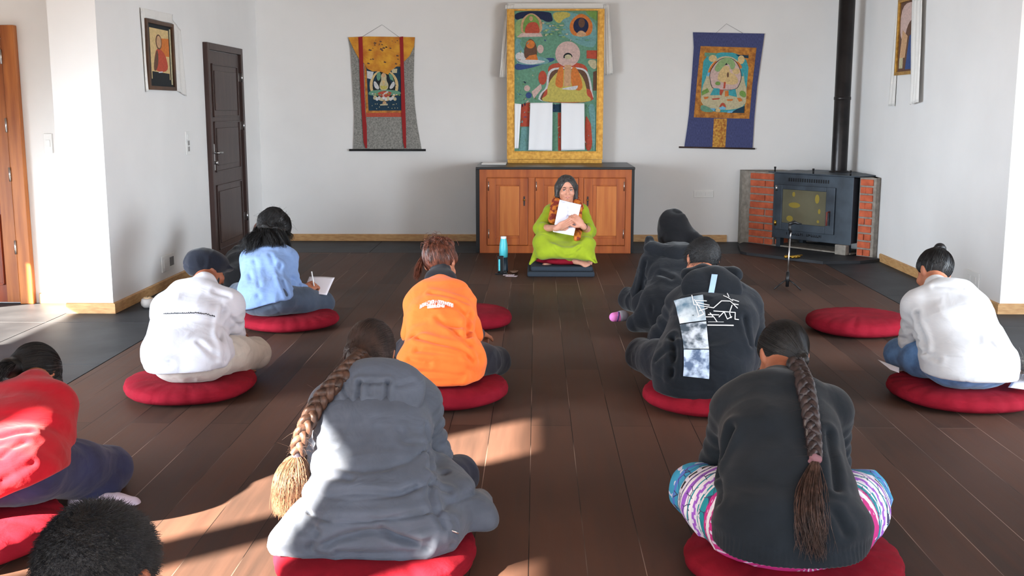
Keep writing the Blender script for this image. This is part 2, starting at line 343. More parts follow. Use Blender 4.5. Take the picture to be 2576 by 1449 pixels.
# face frame
for (x0, x1, z0, z1) in ((-.56, -.488, 0, .828), (-.081, -.014, .075, .75), (.416, .465, .075, .75), (.876, .935, 0, .828), (-.488, .876, 0, .075), (-.488, .876, .75, .828)):
    mb.box((cbx(x0), 0, z0), (cbx(x1), .03, z1), M_cab, .002)
mb.build('carcass', cb)
mb = MB(); mb.box((cbx(-.595), -.02, .828), (cbx(.965), .95, .852), M_black, .003); mb.build('top_board', cb)
mb = MB(); mb.box((cbx(-.60), .06, .0), (cbx(-.563), .95, .828), M_black); mb.build('side_board', cb)
mb = MB(); mb.box((cbx(.938), .06, .0), (cbx(.968), .95, .828), M_black); mb.build('side_board', cb)
for k, (x0, x1, hx, hg) in enumerate(((-.486, -.083, -.119, -.47), (-.012, .414, .38, .0), (.467, .874, .505, .86))):
    mb = MB(); mb.box((cbx(x0), -.006, .079), (cbx(x1), .012, .746), M_cab, .003)
    w = .085
    mb.box((cbx(x0)+.004, -.016, .083), (cbx(x0)+w, -.006, .742), M_cab, .003); mb.box((cbx(x1)-w, -.016, .083), (cbx(x1)-.004, -.006, .742), M_cab, .003)
    mb.box((cbx(x0)+w, -.016, .083), (cbx(x1)-w, -.006, .083+w*.8), M_cab, .003); mb.box((cbx(x0)+w, -.016, .742-w*.8), (cbx(x1)-w, -.006, .742), M_cab, .003)
    d = mb.build('door', cb)
    q0, q1 = cbx(x0)+.125, cbx(x1)-.085
    MB().box((q0, -.014, .175), (q1, -.005, .665), M_cabp, .004).build('panel', d)
    mb = MB(); mb.box((cbx(hx)-.008, -.019, .472), (cbx(hx)+.008, -.016, .565), M_ddoor, .001); mb.tube([(cbx(hx), -.018, .53), (cbx(hx), -.032, .53)], [.005, .009], M_brass); mb.build('handle', d)
    for z in (.15, .62):
        MB().tube([(cbx(hg), -.018, z), (cbx(hg), -.018, z+.09)], .0045, M_metal).build('hinge', d)

# ------------------------------------------------------------------ pictures and hangings
def pm(name, col, **k): return mat(name, col, k.pop('rough', .8), **k)
P_ = {k: pm('paint_'+k, c, col2=tuple(int(v*.86) for v in c), nscale=55, ndetail=8, lo=.3, hi=.7) for k, c in dict(
    green=(110, 160, 134), teal=(122, 172, 172), navy=(34, 44, 78), cream=(206, 196, 160), pink=(218, 188, 180), orange=(222, 128, 60), red=(196, 84, 62),
    yellow=(204, 190, 98), white=(220, 220, 222), brown=(110, 78, 62), blue=(60, 84, 140), dark=(34, 40, 44), sage=(152, 184, 126), peach=(226, 196, 140), sky=(70, 170, 180), leaf=(126, 166, 84), lightblue=(120, 190, 226), deep=(28, 62, 84), skin=(214, 170, 130)).items()}
M_gold = mat('gilt_frame', (212, 164, 78), 0.34, (176, 128, 54), 30, metal=0.55, bump=0.0012, bscale=50)
M_khata = mat('white_silk_scarf', (228, 226, 222), 0.55, sheen=0.3, wrinkle=0.008, wscale=9)
M_winrefl = mat('painted_window_reflection', (246, 248, 252), 0.5, sheen=0.3)  # white that imitates window reflections on the big painting
def ov(cx, cy, rx, ry, n=28, a0=0, a1=2*math.pi): return [(cx+rx*math.cos(a0+(a1-a0)*i/n), cy+ry*math.sin(a0+(a1-a0)*i/n)) for i in range(n if abs(a1-a0) > 6.2 else n+1)]
def soft(pts, n=2):
    for _ in range(n):
        out = []
        for i in range(len(pts)):
            a, b = pts[i], pts[(i+1) % len(pts)]; out += [(a[0]*.75+b[0]*.25, a[1]*.75+b[1]*.25), (a[0]*.25+b[0]*.75, a[1]*.25+b[1]*.75)]
        pts = out
    return pts
def art(shapes, conv, y, step=0.0006):
    mb = MB()
    shapes = [(soft(p, 2) if 5 <= len(p) < 20 else p, k) for p, k in shapes]
    for i, (pts, k) in enumerate(shapes):
        prism(mb, [conv(*p) for p in pts], y, y-0.0015-step*i, P_[k] if isinstance(k, str) else k)
    return mb
# big gilt-framed painting standing on the cabinet
S3 = .001192; PX0, PZ0 = 0.19, 0.853
pt = empty('framed_painting', (0.195, 11.42, PZ0), 'large gilt-framed painting of a seated robed figure standing on the cabinet', 'painting')
def c3(x, y): return ((x-768)*S3, (1408-y)*S3)
mb = MB()
def frame_bar(mb, a, b, c, d, m):   # mitred bar: outer a-b, inner d-c, profile stepped
    for (s0, s1, y0, y1) in ((0, .25, 0, -.03), (.2, .8, 0, -.045), (.75, 1.0, 0, -.028)):
        L = lambda p, q, t: (p[0]+(q[0]-p[0])*t, p[1]+(q[1]-p[1])*t)
        prism(mb, [L(a, d, s0), L(b, c, s0), L(b, c, s1), L(a, d, s1)], y0, y1, m)
o_ = [c3(345, 1375), c3(1185, 1375), c3(1185, 88), c3(345, 88)]; i_ = [c3(410, 1305), c3(1128, 1305), c3(1128, 104), c3(410, 104)]
for k in range(4): frame_bar(mb, o_[k], o_[(k+1) % 4], i_[(k+1) % 4], i_[k], M_gold)
mb.build('frame', pt)
mb = MB(); prism(mb, [c3(350, 1408), c3(1180, 1408), c3(1180, 1378), c3(350, 1378)], 0.02, -.03, M_gold); mb.build('plinth', pt)
random.seed(4)
sh = [([(410, 1305), (1128, 1305), (1128, 104), (410, 104)], 'green'),
      ([(412, 106), (720, 106), (735, 150), (745, 190), (690, 200), (640, 170), (600, 180), (520, 150), (412, 190)], 'navy'),
      ([(720, 108), (900, 110), (1000, 150), (1120, 200), (1124, 420), (1000, 400), (900, 350), (800, 290), (860, 200), (760, 180)], 'teal'),
      ([(735, 112), (880, 110), (900, 150), (830, 170), (800, 215), (750, 180)], 'yellow'),
      ([(1020, 106), (1124, 106), (1124, 190), (1060, 150)], 'leaf'),
      ([(412, 200), (470, 160), (520, 190), (500, 330), (412, 330)], 'sage'),
      ([(600, 250), (690, 190), (760, 240), (800, 260), (720, 290), (640, 300)], 'teal'),
      ([(412, 545), (560, 530), (690, 500), (760, 500), (760, 525), (640, 560), (540, 590), (412, 610)], 'blue'),
      ([(412, 350), (440, 330), (470, 350), (450, 380), (500, 440), (520, 500), (620, 480), (720, 520), (700, 550), (600, 560), (480, 560), (412, 540)], 'teal'),
      ([(412, 470), (470, 440), (520, 500), (600, 515), (690, 530), (640, 545), (540, 560), (430, 530)], 'white'),
      ([(412, 660), (480, 620), (600, 580), (710, 560), (690, 640), (560, 720), (412, 690)], 'green'),
      # upper left arched figure
      ([(470, 300), (462, 230), (480, 160), (555, 112), (630, 160), (655, 220), (640, 300)], 'skin'),
      ([(490, 296), (480, 230), (500, 165), (555, 122), (610, 165), (630, 220), (620, 296)], 'leaf'),
      ([(500, 300), (500, 250), (530, 200), (600, 195), (625, 240), (630, 300)], 'red'),
      (ov(553, 168, 16, 20), 'skin'), ([(430, 325), (470, 290), (640, 290), (655, 320)], 'pink'),
      # upper right arched figure
      ([(890, 280), (885, 215), (920, 160), (985, 120), (1050, 155), (1088, 215), (1080, 290), (1040, 318), (930, 318)], 'orange'),
      (ov(984, 230, 66, 70), 'navy'), (ov(990, 205, 28, 40), 'brown'), ([(940, 300), (985, 260), (1040, 300), (1010, 322), (960, 322)], 'skin'),
      # figure on the left among clouds
      ([(545, 330), (590, 365), (610, 440), (600, 515), (500, 515), (490, 440), (515, 370)], 'brown'), (ov(548, 385, 38, 36), 'orange'),
      ([(500, 515), (540, 480), (600, 470), (615, 518)], 'orange'), (ov(635, 425, 28, 36), 'pink'),
      # throne, halo and robed figure
      ([(700, 640), (705, 570), (770, 540), (990, 540), (1050, 590), (1040, 660)], 'red'),
      ([(690, 760), (692, 640), (730, 590), (800, 580), (960, 578), (1040, 600), (1075, 690), (1085, 760), (1110, 885), (612, 885), (630, 800)], 'white'),
      ([(708, 760), (710, 650), (745, 605), (800, 596), (960, 592), (1030, 615), (1058, 690), (1068, 765), (1100, 885), (625, 885), (650, 800)], 'brown'),
      ([(640, 885), (670, 790), (700, 755), (1060, 755), (1085, 800), (1108, 885)], 'red'),
      (ov(872, 468, 108, 108), 'pink'),
      ([(640, 850), (700, 820), (695, 760), (720, 690), (800, 600), (950, 600), (1010, 670), (1040, 760), (1040, 820), (1085, 850), (1060, 880), (680, 880)], 'yellow'),
      ([(800, 575), (840, 570), (835, 720), (830, 760), (780, 750), (762, 720), (785, 620)], 'orange'), ([(905, 565), (960, 590), (1005, 720), (1000, 770), (960, 785), (900, 740)], 'orange'),
      ([(845, 560), (905, 560), (900, 740), (840, 745)], 'skin'), (ov(874, 487, 40, 30, 20, 0, math.pi) and [(835, 505)]+ov(874, 495, 40, -38, 16, 0, math.pi)[::-1], 'dark'), (ov(876, 492, 30, 20), 'cream'),
      ([(820, 762), (960, 735), (966, 742), (948, 778), (830, 770)], 'white'),
      ([(1036, 437), (1125, 437), (1125, 510), (1036, 505)], 'red'), ([(1040, 530), (1075, 515), (1124, 520), (1124, 600), (1080, 590)], 'cream'),
      ([(1095, 620), (1124, 610), (1124, 780), (1095, 780)], 'brown'),
      (ov(655, 670, 36, 60), 'red'), (ov(520, 760, 26, 26), 'pink'), (ov(535, 820, 26, 26), 'blue'), ([(560, 790), (640, 720), (650, 760), (580, 850)], 'pink'),
      ([(468, 900), (545, 880), (545, 1090), (462, 1090)], 'red'), ([(745, 900), (820, 895), (820, 965), (745, 965)], 'deep'), ([(790, 970), (822, 970), (822, 1300), (795, 1300)], 'red'),
      ([(1030, 980), (1060, 1030), (1090, 1090), (1095, 1300), (1028, 1300)], 'red'), ([(1050, 895), (1124, 895), (1120, 1300), (1100, 1300), (1080, 1050)], 'teal'),
      ([(470, 1095), (540, 1095), (540, 1300), (450, 1300)], 'teal')]
rr_ = random.Random(6)
for i in range(150):      # leaves, petals and cloud curls scattered over the landscape
    x = rr_.uniform(418, 1118); y = rr_.uniform(320, 1295)
    if 600 < x < 1120 and 360 < y < 895: continue
    q = rr_.choice(['teal', 'sage', 'green', 'cream', 'teal', 'leaf', 'pink', 'navy', 'blue']) ; a = rr_.uniform(0, 3.14); r1, r2 = rr_.uniform(4, 16), rr_.uniform(2, 6)
    sh.append(([(x+r1*math.cos(t)*math.cos(a)-r2*math.sin(t)*math.sin(a), y+r1*math.cos(t)*math.sin(a)+r2*math.sin(t)*math.cos(a)) for t in [k*.7 for k in range(9)]], q))
for i in range(60):       # cloud edges along the hills
    x = rr_.uniform(650, 1110); y = 250+(x-650)*.12+rr_.uniform(-50, 60)
    if x > 880 and y < 330: continue
    sh.append((ov(x, y, rr_.uniform(8, 22), rr_.uniform(3, 8), 10), rr_.choice(['teal', 'sage', 'cream', 'green'])))
art(sh, c3, -.004, .00012).build('canvas', pt)
def drape(name, pts, th, m, parent=None, loc=None, fold=.012, nf=4, axis=0, seed=1, **kw):
    """hanging cloth: outline quad (tl,tr,br,bl) in x,z; vertical folds in y"""
    tl, tr, br, bl = pts; nx, nz = 26, 22; rng = random.Random(seed); ph = rng.random()*6
    V = []; F = []
    for side in (0, 1):
        for j in range(nz+1):
            t = j/nz
            for i in range(nx+1):
                s = i/nx
                x = (tl[0]*(1-s)+tr[0]*s)*(1-t)+(bl[0]*(1-s)+br[0]*s)*t; z = (tl[1]*(1-s)+tr[1]*s)*(1-t)+(bl[1]*(1-s)+br[1]*s)*t
                y = -fold*(0.75+.5*math.sin(s*nf*2*math.pi+ph+t*1.5)+.2*math.sin(t*5+s*3))*(0.4+.6*t)
                V.append((x, y-(th if side == 0 else 0), z))
    N = (nx+1)*(nz+1)
    for sd in (0, 1):
        for j in range(nz):
            for i in range(nx):
                a = sd*N+j*(nx+1)+i; q = (a, a+nx+1, a+nx+2, a+1); F.append(q if sd == 0 else q[::-1])
    def rim(a, b): F.append((a, b, b+N, a+N))
    for i in range(nx): rim(i, i+1); rim(nz*(nx+1)+i+1, nz*(nx+1)+i)
    for j in range(nz): rim((j+1)*(nx+1), j*(nx+1)); rim(j*(nx+1)+nx, (j+1)*(nx+1)+nx)
    mb = MB(); mb.add(V, F, m, True); o = mb.build(name, parent, **kw)
    if loc is not None: o.location = loc
    return o
for k, (q, ly) in enumerate(((((412, 890), (470, 896), (447, 1280), (412, 1280)), 'narrow white panel imitating a window reflection at the left edge of the big painting'),
                    (((548, 885), (744, 884), (742, 1300), (533, 1296)), 'wide white panel imitating a window reflection over the middle of the big painting'),
                    (((818, 886), (1020, 890), (1028, 1292), (820, 1298)), 'wide white panel imitating a window reflection nearest the right edge of the big painting'))):
    o = drape('scarf_or_reflection', [c3(*p) for p in q], .002, M_winrefl, loc=(0.195, 11.42-.045, PZ0), fold=.006, nf=2, seed=k)  # sheets imitate window reflections in the painting's glass, built with the cloth shape
    mbx = None; props(o, ly, 'scarf', 'window reflections imitated over the big painting')
kh = empty('scarf_or_reflection', (0.195, 11.46, PZ0+1.55), 'sheer white scarf draped over the top corners of the big gilt painting', 'scarf')
def c3k(x, y): a, b = c3(x, y); return (a, b-1.55)
for q, s_ in ((((330, 50), (410, 40), (345, 670), (280, 665)), 3), (((1180, 45), (1225, 45), (1270, 635), (1195, 650)), 4)):
    drape('scarf_tail', [c3k(*p) for p in q], .0015, M_khata, kh, fold=.014, nf=3, seed=s_)
drape('scarf_band', [c3k(340, 35), c3k(1210, 38), c3k(1180, 84), c3k(350, 84)], .0015, M_khata, kh, fold=.006, nf=2, seed=5)
# folded scarf and small tray left of the painting on the cabinet
mb = MB(); mb.box((-.56+.0, 11.0, .853), (-.31, 11.3, .868), M_khata, .006); mb.build('folded_scarf', base=(-.43, 11.15, .853), label='folded white cloth lying on the cabinet top beside the gilt painting', cat='cloth')

# thangka hangings
M_silver = mat('grey_brocade', (156, 154, 148), 0.6, (112, 112, 108), 95, 6, bump=0.002, bscale=60)
M_yel = mat('yellow_silk_veil', (222, 160, 44), 0.55, (190, 112, 24), 9, wrinkle=.01, wscale=10)
M_rib = mat('dark_red_ribbon', (150, 24, 26), 0.7)
M_bluebr = mat('blue_brocade', (74, 82, 130), 0.7, (54, 60, 102), 60, 6, stretch=(3, 1, .6), bump=0.002, bscale=50)
M_goldbr = mat('gold_brocade', (206, 138, 52), 0.6, (150, 90, 34), 30, 5, bump=0.002, bscale=50)
M_goldfl = mat('gold_flower_brocade', (212, 164, 70), 0.6, (160, 92, 30), 42, 3, bump=0.002, bscale=50)
tk = empty('wall_hanging', (-1.625, BY, 2.16), 'grey brocade scroll painting with a yellow veil and two dark red ribbons', 'wall hanging', 'scroll paintings')
def c2(x, y): return ((x-430)*.001093, (240-y)*.001093)
mb = MB(); prism(mb, [c2(*p) for p in [(102, 245), (745, 245), (735, 420), (725, 700), (735, 900), (755, 1080), (795, 1318), (124, 1318), (135, 1150), (142, 950), (130, 600), (120, 350)]], -.012, -.016, M_silver)
mb.build('brocade', tk)
s2 = [([(248, 400), (625, 400), (632, 1000), (256, 1000)], M_goldbr), ([(256, 962), (632, 958), (632, 1000), (258, 1000)], 'red'), ([(270, 520), (600, 520), (606, 938), (282, 940)], 'deep'),
      (ov(438, 700, 140, 150), 'peach'), (ov(438, 700, 112, 140), 'dark'), ([(372, 575), (410, 570), (405, 640), (380, 660), (365, 620)], 'green'), ([(480, 580), (520, 600), (535, 660), (500, 640)], 'green'), ([(470, 600), (500, 640), (560, 700), (520, 700)], 'deep'), ([(340, 640), (370, 600), (350, 700), (330, 720)], 'deep'),
      ([(275, 560), (340, 570), (320, 640), (276, 630)], 'white'), ([(510, 540), (570, 540), (565, 580), (520, 580)], 'cream'),
      ([(282, 760), (350, 740), (520, 740), (605, 760), (600, 790), (290, 800)], 'green'),
      ([(408, 600), (436, 575), (466, 600), (460, 650), (485, 690), (470, 745), (400, 745), (392, 690), (415, 650)], 'cream'), (ov(436, 600, 17, 22), 'skin'), ([(420, 650), (450, 655), (440, 700), (425, 690)], 'peach'), ([(402, 700), (470, 705), (455, 735), (412, 735)], 'yellow'), ([(335, 660), (360, 660), (395, 720), (380, 740), (345, 720)], 'white'), ([(540, 660), (520, 665), (485, 725), (510, 735), (545, 700)], 'white'),
      ([(360, 775), (440, 745), (530, 770), (470, 815), (400, 805)], 'red'), ([(430, 775), (475, 750), (480, 765), (440, 785)], 'white'), *[(ov(345+i*22, 818+(i % 2)*10, 15, 17, 12), 'white' if i % 3 else 'cream') for i in range(10)], *[(ov(300+i*26, 775+(i*37 % 17), 10, 6, 8), ('green', 'white', 'peach', 'leaf')[i % 4]) for i in range(12)],
      (ov(440, 868, 18, 16), 'skin'), ([(395, 880), (470, 872), (470, 888), (398, 890)], 'cream')]
for i in range(14): s2.append((ov(300+random.random()*290, 870+random.random()*55, 4, 4, 8), 'cream'))
art(s2, c2, -.016, .0003).build('painted_scroll', tk)
mb = MB(); V = [(102, 243), (180, 240), (300, 236), (560, 240), (745, 243), (735, 330), (690, 420), (640, 470), (628, 470), (600, 495), (540, 535), (505, 560), (480, 595), (400, 565), (330, 565), (280, 540), (262, 500), (200, 445), (150, 350)]
prism(mb, [c2(*p) for p in V], -.018, -.024, M_yel)
for _ in range(26):
    a = 255+random.random()*330; b_ = 265+random.random()*230; w = 5+random.random()*11
    prism(mb, [c2(a, b_), c2(a+w*1.6, b_+w*.6), c2(a+w, b_+w*1.3), c2(a-w*.4, b_+w)], -.022, -.0245, P_['brown'])
mb.build('silk_veil', tk)
for x0, x1, x2, x3 in ((200, 240, 262, 228), (598, 632, 645, 615)):
    mb = MB(); prism(mb, [c2(x0, 242), c2(x1, 236), c2(x1+4, 600), c2(x1+10, 940), c2(x2, 1080), c2(x2, 1300), c2(x2-16, 1303), c2(x3, 1240), c2(x3-12, 940), c2(x0+6, 600)], -.026, -.029, M_rib); mb.build('ribbon', tk)
mb = MB(); mb.tube([(c2(85, 1320)[0], -.02, c2(0, 1320)[1]), (c2(835, 1320)[0], -.02, c2(0, 1320)[1])], .012, M_blackp, 14); mb.build('rod', tk)
mb = MB(); mb.tube([(c2(230, 240)[0], -.005, -.0), (c2(428, 125)[0], -.003, c2(428, 125)[1]), (c2(590, 240)[0], -.005, 0)], .0015, M_grey, 6); mb.build('cord', tk)

tk = empty('wall_hanging', (1.995, BY, 2.2), 'blue brocade scroll painting with a gold border and gold centre strip', 'wall hanging', 'scroll paintings')
def c4(x, y): return ((x-575)*.000975, (140-y)*.000975)
mb = MB(); prism(mb, [c4(*p) for p in [(200, 137), (962, 152), (930, 450), (905, 700), (885, 1050), (878, 1378), (138, 1362), (165, 1150), (180, 1000), (200, 600), (212, 300)]], -.012, -.016, M_bluebr); mb.build('brocade', tk)
mb = MB(); prism(mb, [c4(*p) for p in [(285, 282), (882, 300), (850, 700), (832, 1052), (232, 1037), (262, 560)]], -.016, -.018, M_goldbr); mb.build('gold_border', tk)
mb = MB(); prism(mb, [c4(*p) for p in [(450, 1050), (592, 1050), (582, 1376), (442, 1370)]], -.016, -.018, M_goldfl); mb.build('gold_strip', tk)
s4 = [([(325, 345), (812, 355), (790, 760), (772, 990), (300, 975), (308, 600)], 'sky'), ([(330, 350), (470, 355), (430, 400), (330, 390)], 'green'), ([(660, 370), (800, 380), (800, 410), (700, 400)], 'deep'),
      (ov(418, 412, 44, 36), 'peach'), (ov(722, 425, 36, 46), 'peach'),
      ([(312, 720), (345, 640), (372, 540), (400, 470), (480, 400), (560, 385), (640, 400), (720, 470), (755, 560), (765, 660), (795, 740), (785, 960), (300, 950)], 'cream'),
      ([(365, 560), (400, 490), (450, 430), (470, 450), (420, 520), (400, 560)], 'orange'), ([(660, 440), (700, 450), (745, 515), (700, 515), (670, 490)], 'orange'),
      ([(365, 560), (395, 560), (382, 600), (360, 600)], 'lightblue'), ([(720, 520), (750, 510), (752, 600), (722, 600)], 'sky'),
      ([(385, 590), (400, 520), (470, 430), (560, 395), (650, 420), (710, 500), (738, 600), (720, 680), (680, 750), (430, 745), (400, 680)], 'dark'),
      ([(391, 590), (406, 525), (474, 436), (560, 399), (646, 425), (704, 503), (731, 600), (714, 676), (676, 745), (434, 740), (406, 678)], 'pink'),
      ([(480, 560), (430, 530), (480, 440), (560, 395), (640, 420), (670, 500), (620, 540), (600, 480), (566, 460), (520, 520)], 'sage'),
      ([(475, 600), (500, 540), (530, 500), (560, 485), (600, 500), (600, 560), (660, 580), (700, 640), (690, 680), (620, 695), (480, 650)], 'peach'), ([(566, 458), (580, 480), (548, 482)], 'dark'),
      (ov(672, 548, 40, 32), 'peach'), (ov(585, 585, 10, 28), 'brown'), ([(545, 660), (565, 660), (560, 730), (540, 730)], 'red'),
      (ov(480, 675, 28, 20), 'leaf'), ([(310, 760), (370, 725), (390, 765), (312, 805)], 'leaf'), ([(710, 780), (735, 745), (785, 770), (785, 830), (730, 812)], 'leaf'),
      ([(400, 800), (440, 725), (500, 730), (510, 800)], 'sky'), ([(600, 750), (670, 735), (690, 820), (600, 800)], 'sky'), ([(505, 740), (545, 745), (520, 805), (500, 790)], 'red'), ([(560, 755), (595, 755), (600, 810), (560, 815)], 'orange'),
      ([(330, 820), (385, 815), (375, 835), (345, 845)], 'orange'), ([(420, 835), (510, 830), (495, 845), (430, 850)], 'red'), ([(580, 845), (650, 840), (640, 860), (590, 862)], 'orange'), ([(690, 830), (730, 830), (750, 860), (715, 870)], 'orange'),
      ([(500, 920), (540, 868), (580, 925), (560, 935), (540, 900), (515, 935)], 'red'), (ov(538, 938, 34, 16), 'lightblue'),
      ([(302, 975), (302, 900), (360, 915), (420, 945), (450, 985)], 'green'), ([(630, 988), (690, 950), (775, 915), (772, 990)], 'deep'), ([(400, 940), (460, 940), (450, 975)], 'lightblue'), ([(590, 970), (660, 965), (640, 988), (590, 988)], 'lightblue'), (ov(490, 965, 26, 16), 'peach')]
art(s4, c4, -.018, .0003).build('painted_scroll', tk)
mb = MB(); mb.tube([(c4(80, 0)[0], -.018, c4(0, 1358)[1]), (c4(905, 0)[0], -.018, c4(0, 1374)[1])], .009, M_ddoor, 14); mb.build('rod', tk)
mb = MB(); mb.tube([(c4(440, 0)[0], -.005, -.01), (c4(555, 0)[0], -.003, c4(555, 48)[1]), (c4(740, 0)[0], -.005, -.01)], .0015, M_grey, 6); mb.build('cord', tk)

# portrait on the left wall
M_dwood = mat('dark_walnut_frame', (92, 60, 38), 0.4, (60, 38, 24), 6)
po = empty('framed_portrait', (LX, 8.57, 1.56), 'dark wooden framed portrait of a figure in red robes on the left wall', 'picture', rz=math.pi/2)
W, Hh = .62, .53
mb = MB()
for (x0, x1, z0, z1) in ((-W/2, -W/2+.035, 0, Hh), (W/2-.035, W/2, 0, Hh), (-W/2+.035, W/2-.035, 0, .03), (-W/2+.035, W/2-.035, Hh-.03, Hh)): mb.box((x0, -.03, z0), (x1, -.006, z1), M_dwood, .004)
mb.build('frame', po)
def cp(x, y): return (-W/2+.03+x*(W-.06), .028+y*(Hh-.055))
art([([(0, 0), (1, 0), (1, 1), (0, 1)], 'dark'), ([(.12, .12), (.88, .12), (.88, .93), (.12, .93)], 'peach'), ([(.5, .5), (.88, .5), (.88, .8), (.5, .78)], 'orange'), ([(.15, .12), (.85, .12), (.85, .22), (.15, .24)], 'dark'),
     ([(.2, .24), (.28, .5), (.38, .62), (.55, .6), (.75, .5), (.82, .24)], 'red'), ([(.2, .26), (.28, .5), (.40, .62), (.42, .4), (.3, .24)], 'brown'), (ov(.46, .72, .12, .12), 'brown'), (ov(.46, .72, .09, .1), 'skin'), ([(.4, .22), (.55, .23), (.56, .25), (.4, .24)], 'white'),
     ([(.92, .04), (.96, .04), (.96, .96), (.92, .96)], 'cream')], cp, -.010, .0004).build('print', po)
ks = empty('scarf_or_reflection', (LX+.006, 8.62, 1.54), 'white scarf draped behind and over the dark framed portrait on the left wall', 'scarf', rz=math.pi/2)
drape('scarf_tail', [(-.43, .60), (-.35, .62), (-.33, .02), (-.40, .0)], .0015, M_khata, ks, fold=.012, nf=2, seed=7)
drape('scarf_tail', [(.27, .60), (.48, .52), (.54, -.02), (.27, .03)], .0015, M_khata, ks, fold=.008, nf=2, seed=8)
drape('scarf_band', [(-.43, .62), (.30, .63), (.28, .555), (-.40, .555)], .0015, M_khata, ks, fold=.012, nf=2, seed=9)
po = empty('framed_portrait', (RX, 9.70, 1.71), 'gold-edged framed picture with white scarf tails on the right-hand wall', 'picture', rz=-math.pi/2)
W, Hh = .52, .66
mb = MB()
for (x0, x1, z0, z1) in ((-W/2, -W/2+.035, 0, Hh), (W/2-.035, W/2, 0, Hh), (-W/2+.035, W/2-.035, 0, .03), (-W/2+.035, W/2-.035, Hh-.03, Hh)): mb.box((x0, -.03, z0), (x1, -.006, z1), M_gold, .004)
mb.build('frame', po)
art([([(0, 0), (1, 0), (1, 1), (0, 1)], 'brown'), ([(.05, .5), (.3, .45), (.5, .7), (.9, .75), (.9, .97), (.05, .97)], 'pink'), ([(.1, .2), (.4, .2), (.5, .5), (.2, .6)], 'skin'), ([(.45, .03), (.95, .03), (.95, .55), (.6, .5)], 'blue'), ([(.1, .05), (.3, .05), (.3, .2), (.1, .2)], 'cream')], cp, -.010, .0004).build('print', po)
ks = empty('scarf_or_reflection', (RX-.006, 9.70, 1.71), 'long white scarf hanging around the gold-edged picture on the right-hand wall', 'scarf', rz=-math.pi/2)
drape('scarf_tail', [(-.34, .68), (-.26, .68), (-.24, -.27), (-.43, -.27)], .0015, M_khata, ks, fold=.012, nf=2, seed=10)
o = drape('scarf_tail', [(.16, .70), (.40, .70), (.48, -.24), (.26, -.26)], .0015, M_khata, ks, fold=.020, nf=3, seed=11); o.location = (0, -.032, 0)
drape('scarf_band', [(-.34, .72), (.38, .74), (.36, .665), (-.30, .665)], .0015, M_khata, ks, fold=.012, nf=2, seed=12)

# ------------------------------------------------------------------ fireplace in the corner
SA = V3(2.182, 11.374, 0); SU = V3(.645, -.764, 0); SN = V3(-.764, -.645, 0); SRZ = math.atan2(-.764, .645)
fp = empty('stove', tuple(SA), 'black iron wood stove set diagonally between two brick pillars in the corner', 'stove', rz=SRZ)
fp_inv = Matrix.Rotation(-SRZ, 3, 'Z')
def toloc(x, y): v = fp_inv @ Vector((x-SA[0], y-SA[1], 0)); return (v.x, v.y)
def planprism(mb, pts, z0, z1, m):
    n = len(pts); mb.add([(p[0], p[1], z0) for p in pts]+[(p[0], p[1], z1) for p in pts], [tuple(range(n)), tuple(range(2*n-1, n-1, -1))]+[(i, n+i, n+(i+1) % n, (i+1) % n) for i in range(n)], m)
    return mb
random.seed(11)
def pillar(u0, u1, plan, b0, b1, inner):
    mb = MB(); planprism(mb, plan, .0, .775, M_mortar)
    z = .035
    for c_ in range(10):
        h = .058; segs = [(b0, b1)] if c_ % 2 else [(b0, b0+(b1-b0)*(.62 if u0 < .5 else .45)), (b0+(b1-b0)*(.66 if u0 < .5 else .5), b1)]
        for (p, q) in segs:
            j = random.uniform(-.004, .006)
            mb.box((p+j, -.012-random.random()*.006, z), (q+j*.5, .02, z+h), M_brick, .004)
        xi = u1 if inner > 0 else u0
        mb.box((xi-.012, .03, z), (xi+.012, .23, z+h), M_brick, .004)
        z += .074
    return mb.build('brick_pillar', fp)
pillar(0, .395, [(0, 0), (.395, 0), (.395, .4), toloc(2.62, 11.595), toloc(2.17, 11.595), toloc(2.16, 11.40)], .085, .385, 1)
pillar(1.375, 1.55, [(1.375, 0), (1.55, 0), toloc(3.236, 10.24), toloc(3.236, 10.75), (1.375, .42)], 1.385, 1.52, -1)
mb = MB(); mb.box((.42, -.06, .125), (1.345, -.045, .775), M_iron, .004)                       # front plate
mb.box((.44, -.045, .135), (1.325, .42, .765), M_iron, .006)
for x in (.46, 1.25): mb.box((x, -.04, .03), (x+.05, .02, .13), M_iron); mb.box((x, .34, .03), (x+.05, .40, .13), M_iron)
mb.build('stove_body', fp)
mb = MB(); mb.box((.36, -.08, .777), (1.42, .40, .789), M_iron, .003)
for x in (.42, .88, 1.30): mb.tube([(x, -.05, .785), (x, -.05, .83)], .008, M_blackp); mb.tube([(x, -.05, .822), (x, -.05, .838)], .011, M_blackp)
mb.build('top_plate', fp)
mb = MB()
for i in range(18): mb.box((.60+i*.027, -.063, .70), (.614+i*.027, -.058, .735), M_blackp)
mb.build('vent_slots', fp)
dr = MB()
for (x0, x1, z0, z1) in ((.47, .545, .21, .665), (1.06, 1.16, .21, .665), (.545, 1.06, .21, .285), (.545, 1.06, .62, .665)): dr.box((x0, -.082, z0), (x1, -.06, z1), M_iron, .005)
dr = dr.build('door', fp)
M_sglass = mat('sooty_stove_glass', (112, 108, 88), 0.12, (96, 92, 74), 3, spec=0.6, coat=.5)
M_ember = mat('amber_glass_patch', (150, 132, 62), 0.2)
mb = MB(); mb.box((.545, -.072, .285), (1.06, -.064, .62), M_sglass)
for (x, z, w, h) in ((.66, .55, .035, .05), (.62, .44, .14, .055), (.60, .30, .08, .06), (.93, .50, .05, .09), (.97, .40, .03, .05), (.96, .31, .03, .03)):
    prism(mb, ov(x+w/2, z+h/2, w/2, h/2, 14), -.071, -.0728, M_ember)
mb.build('glass', dr)
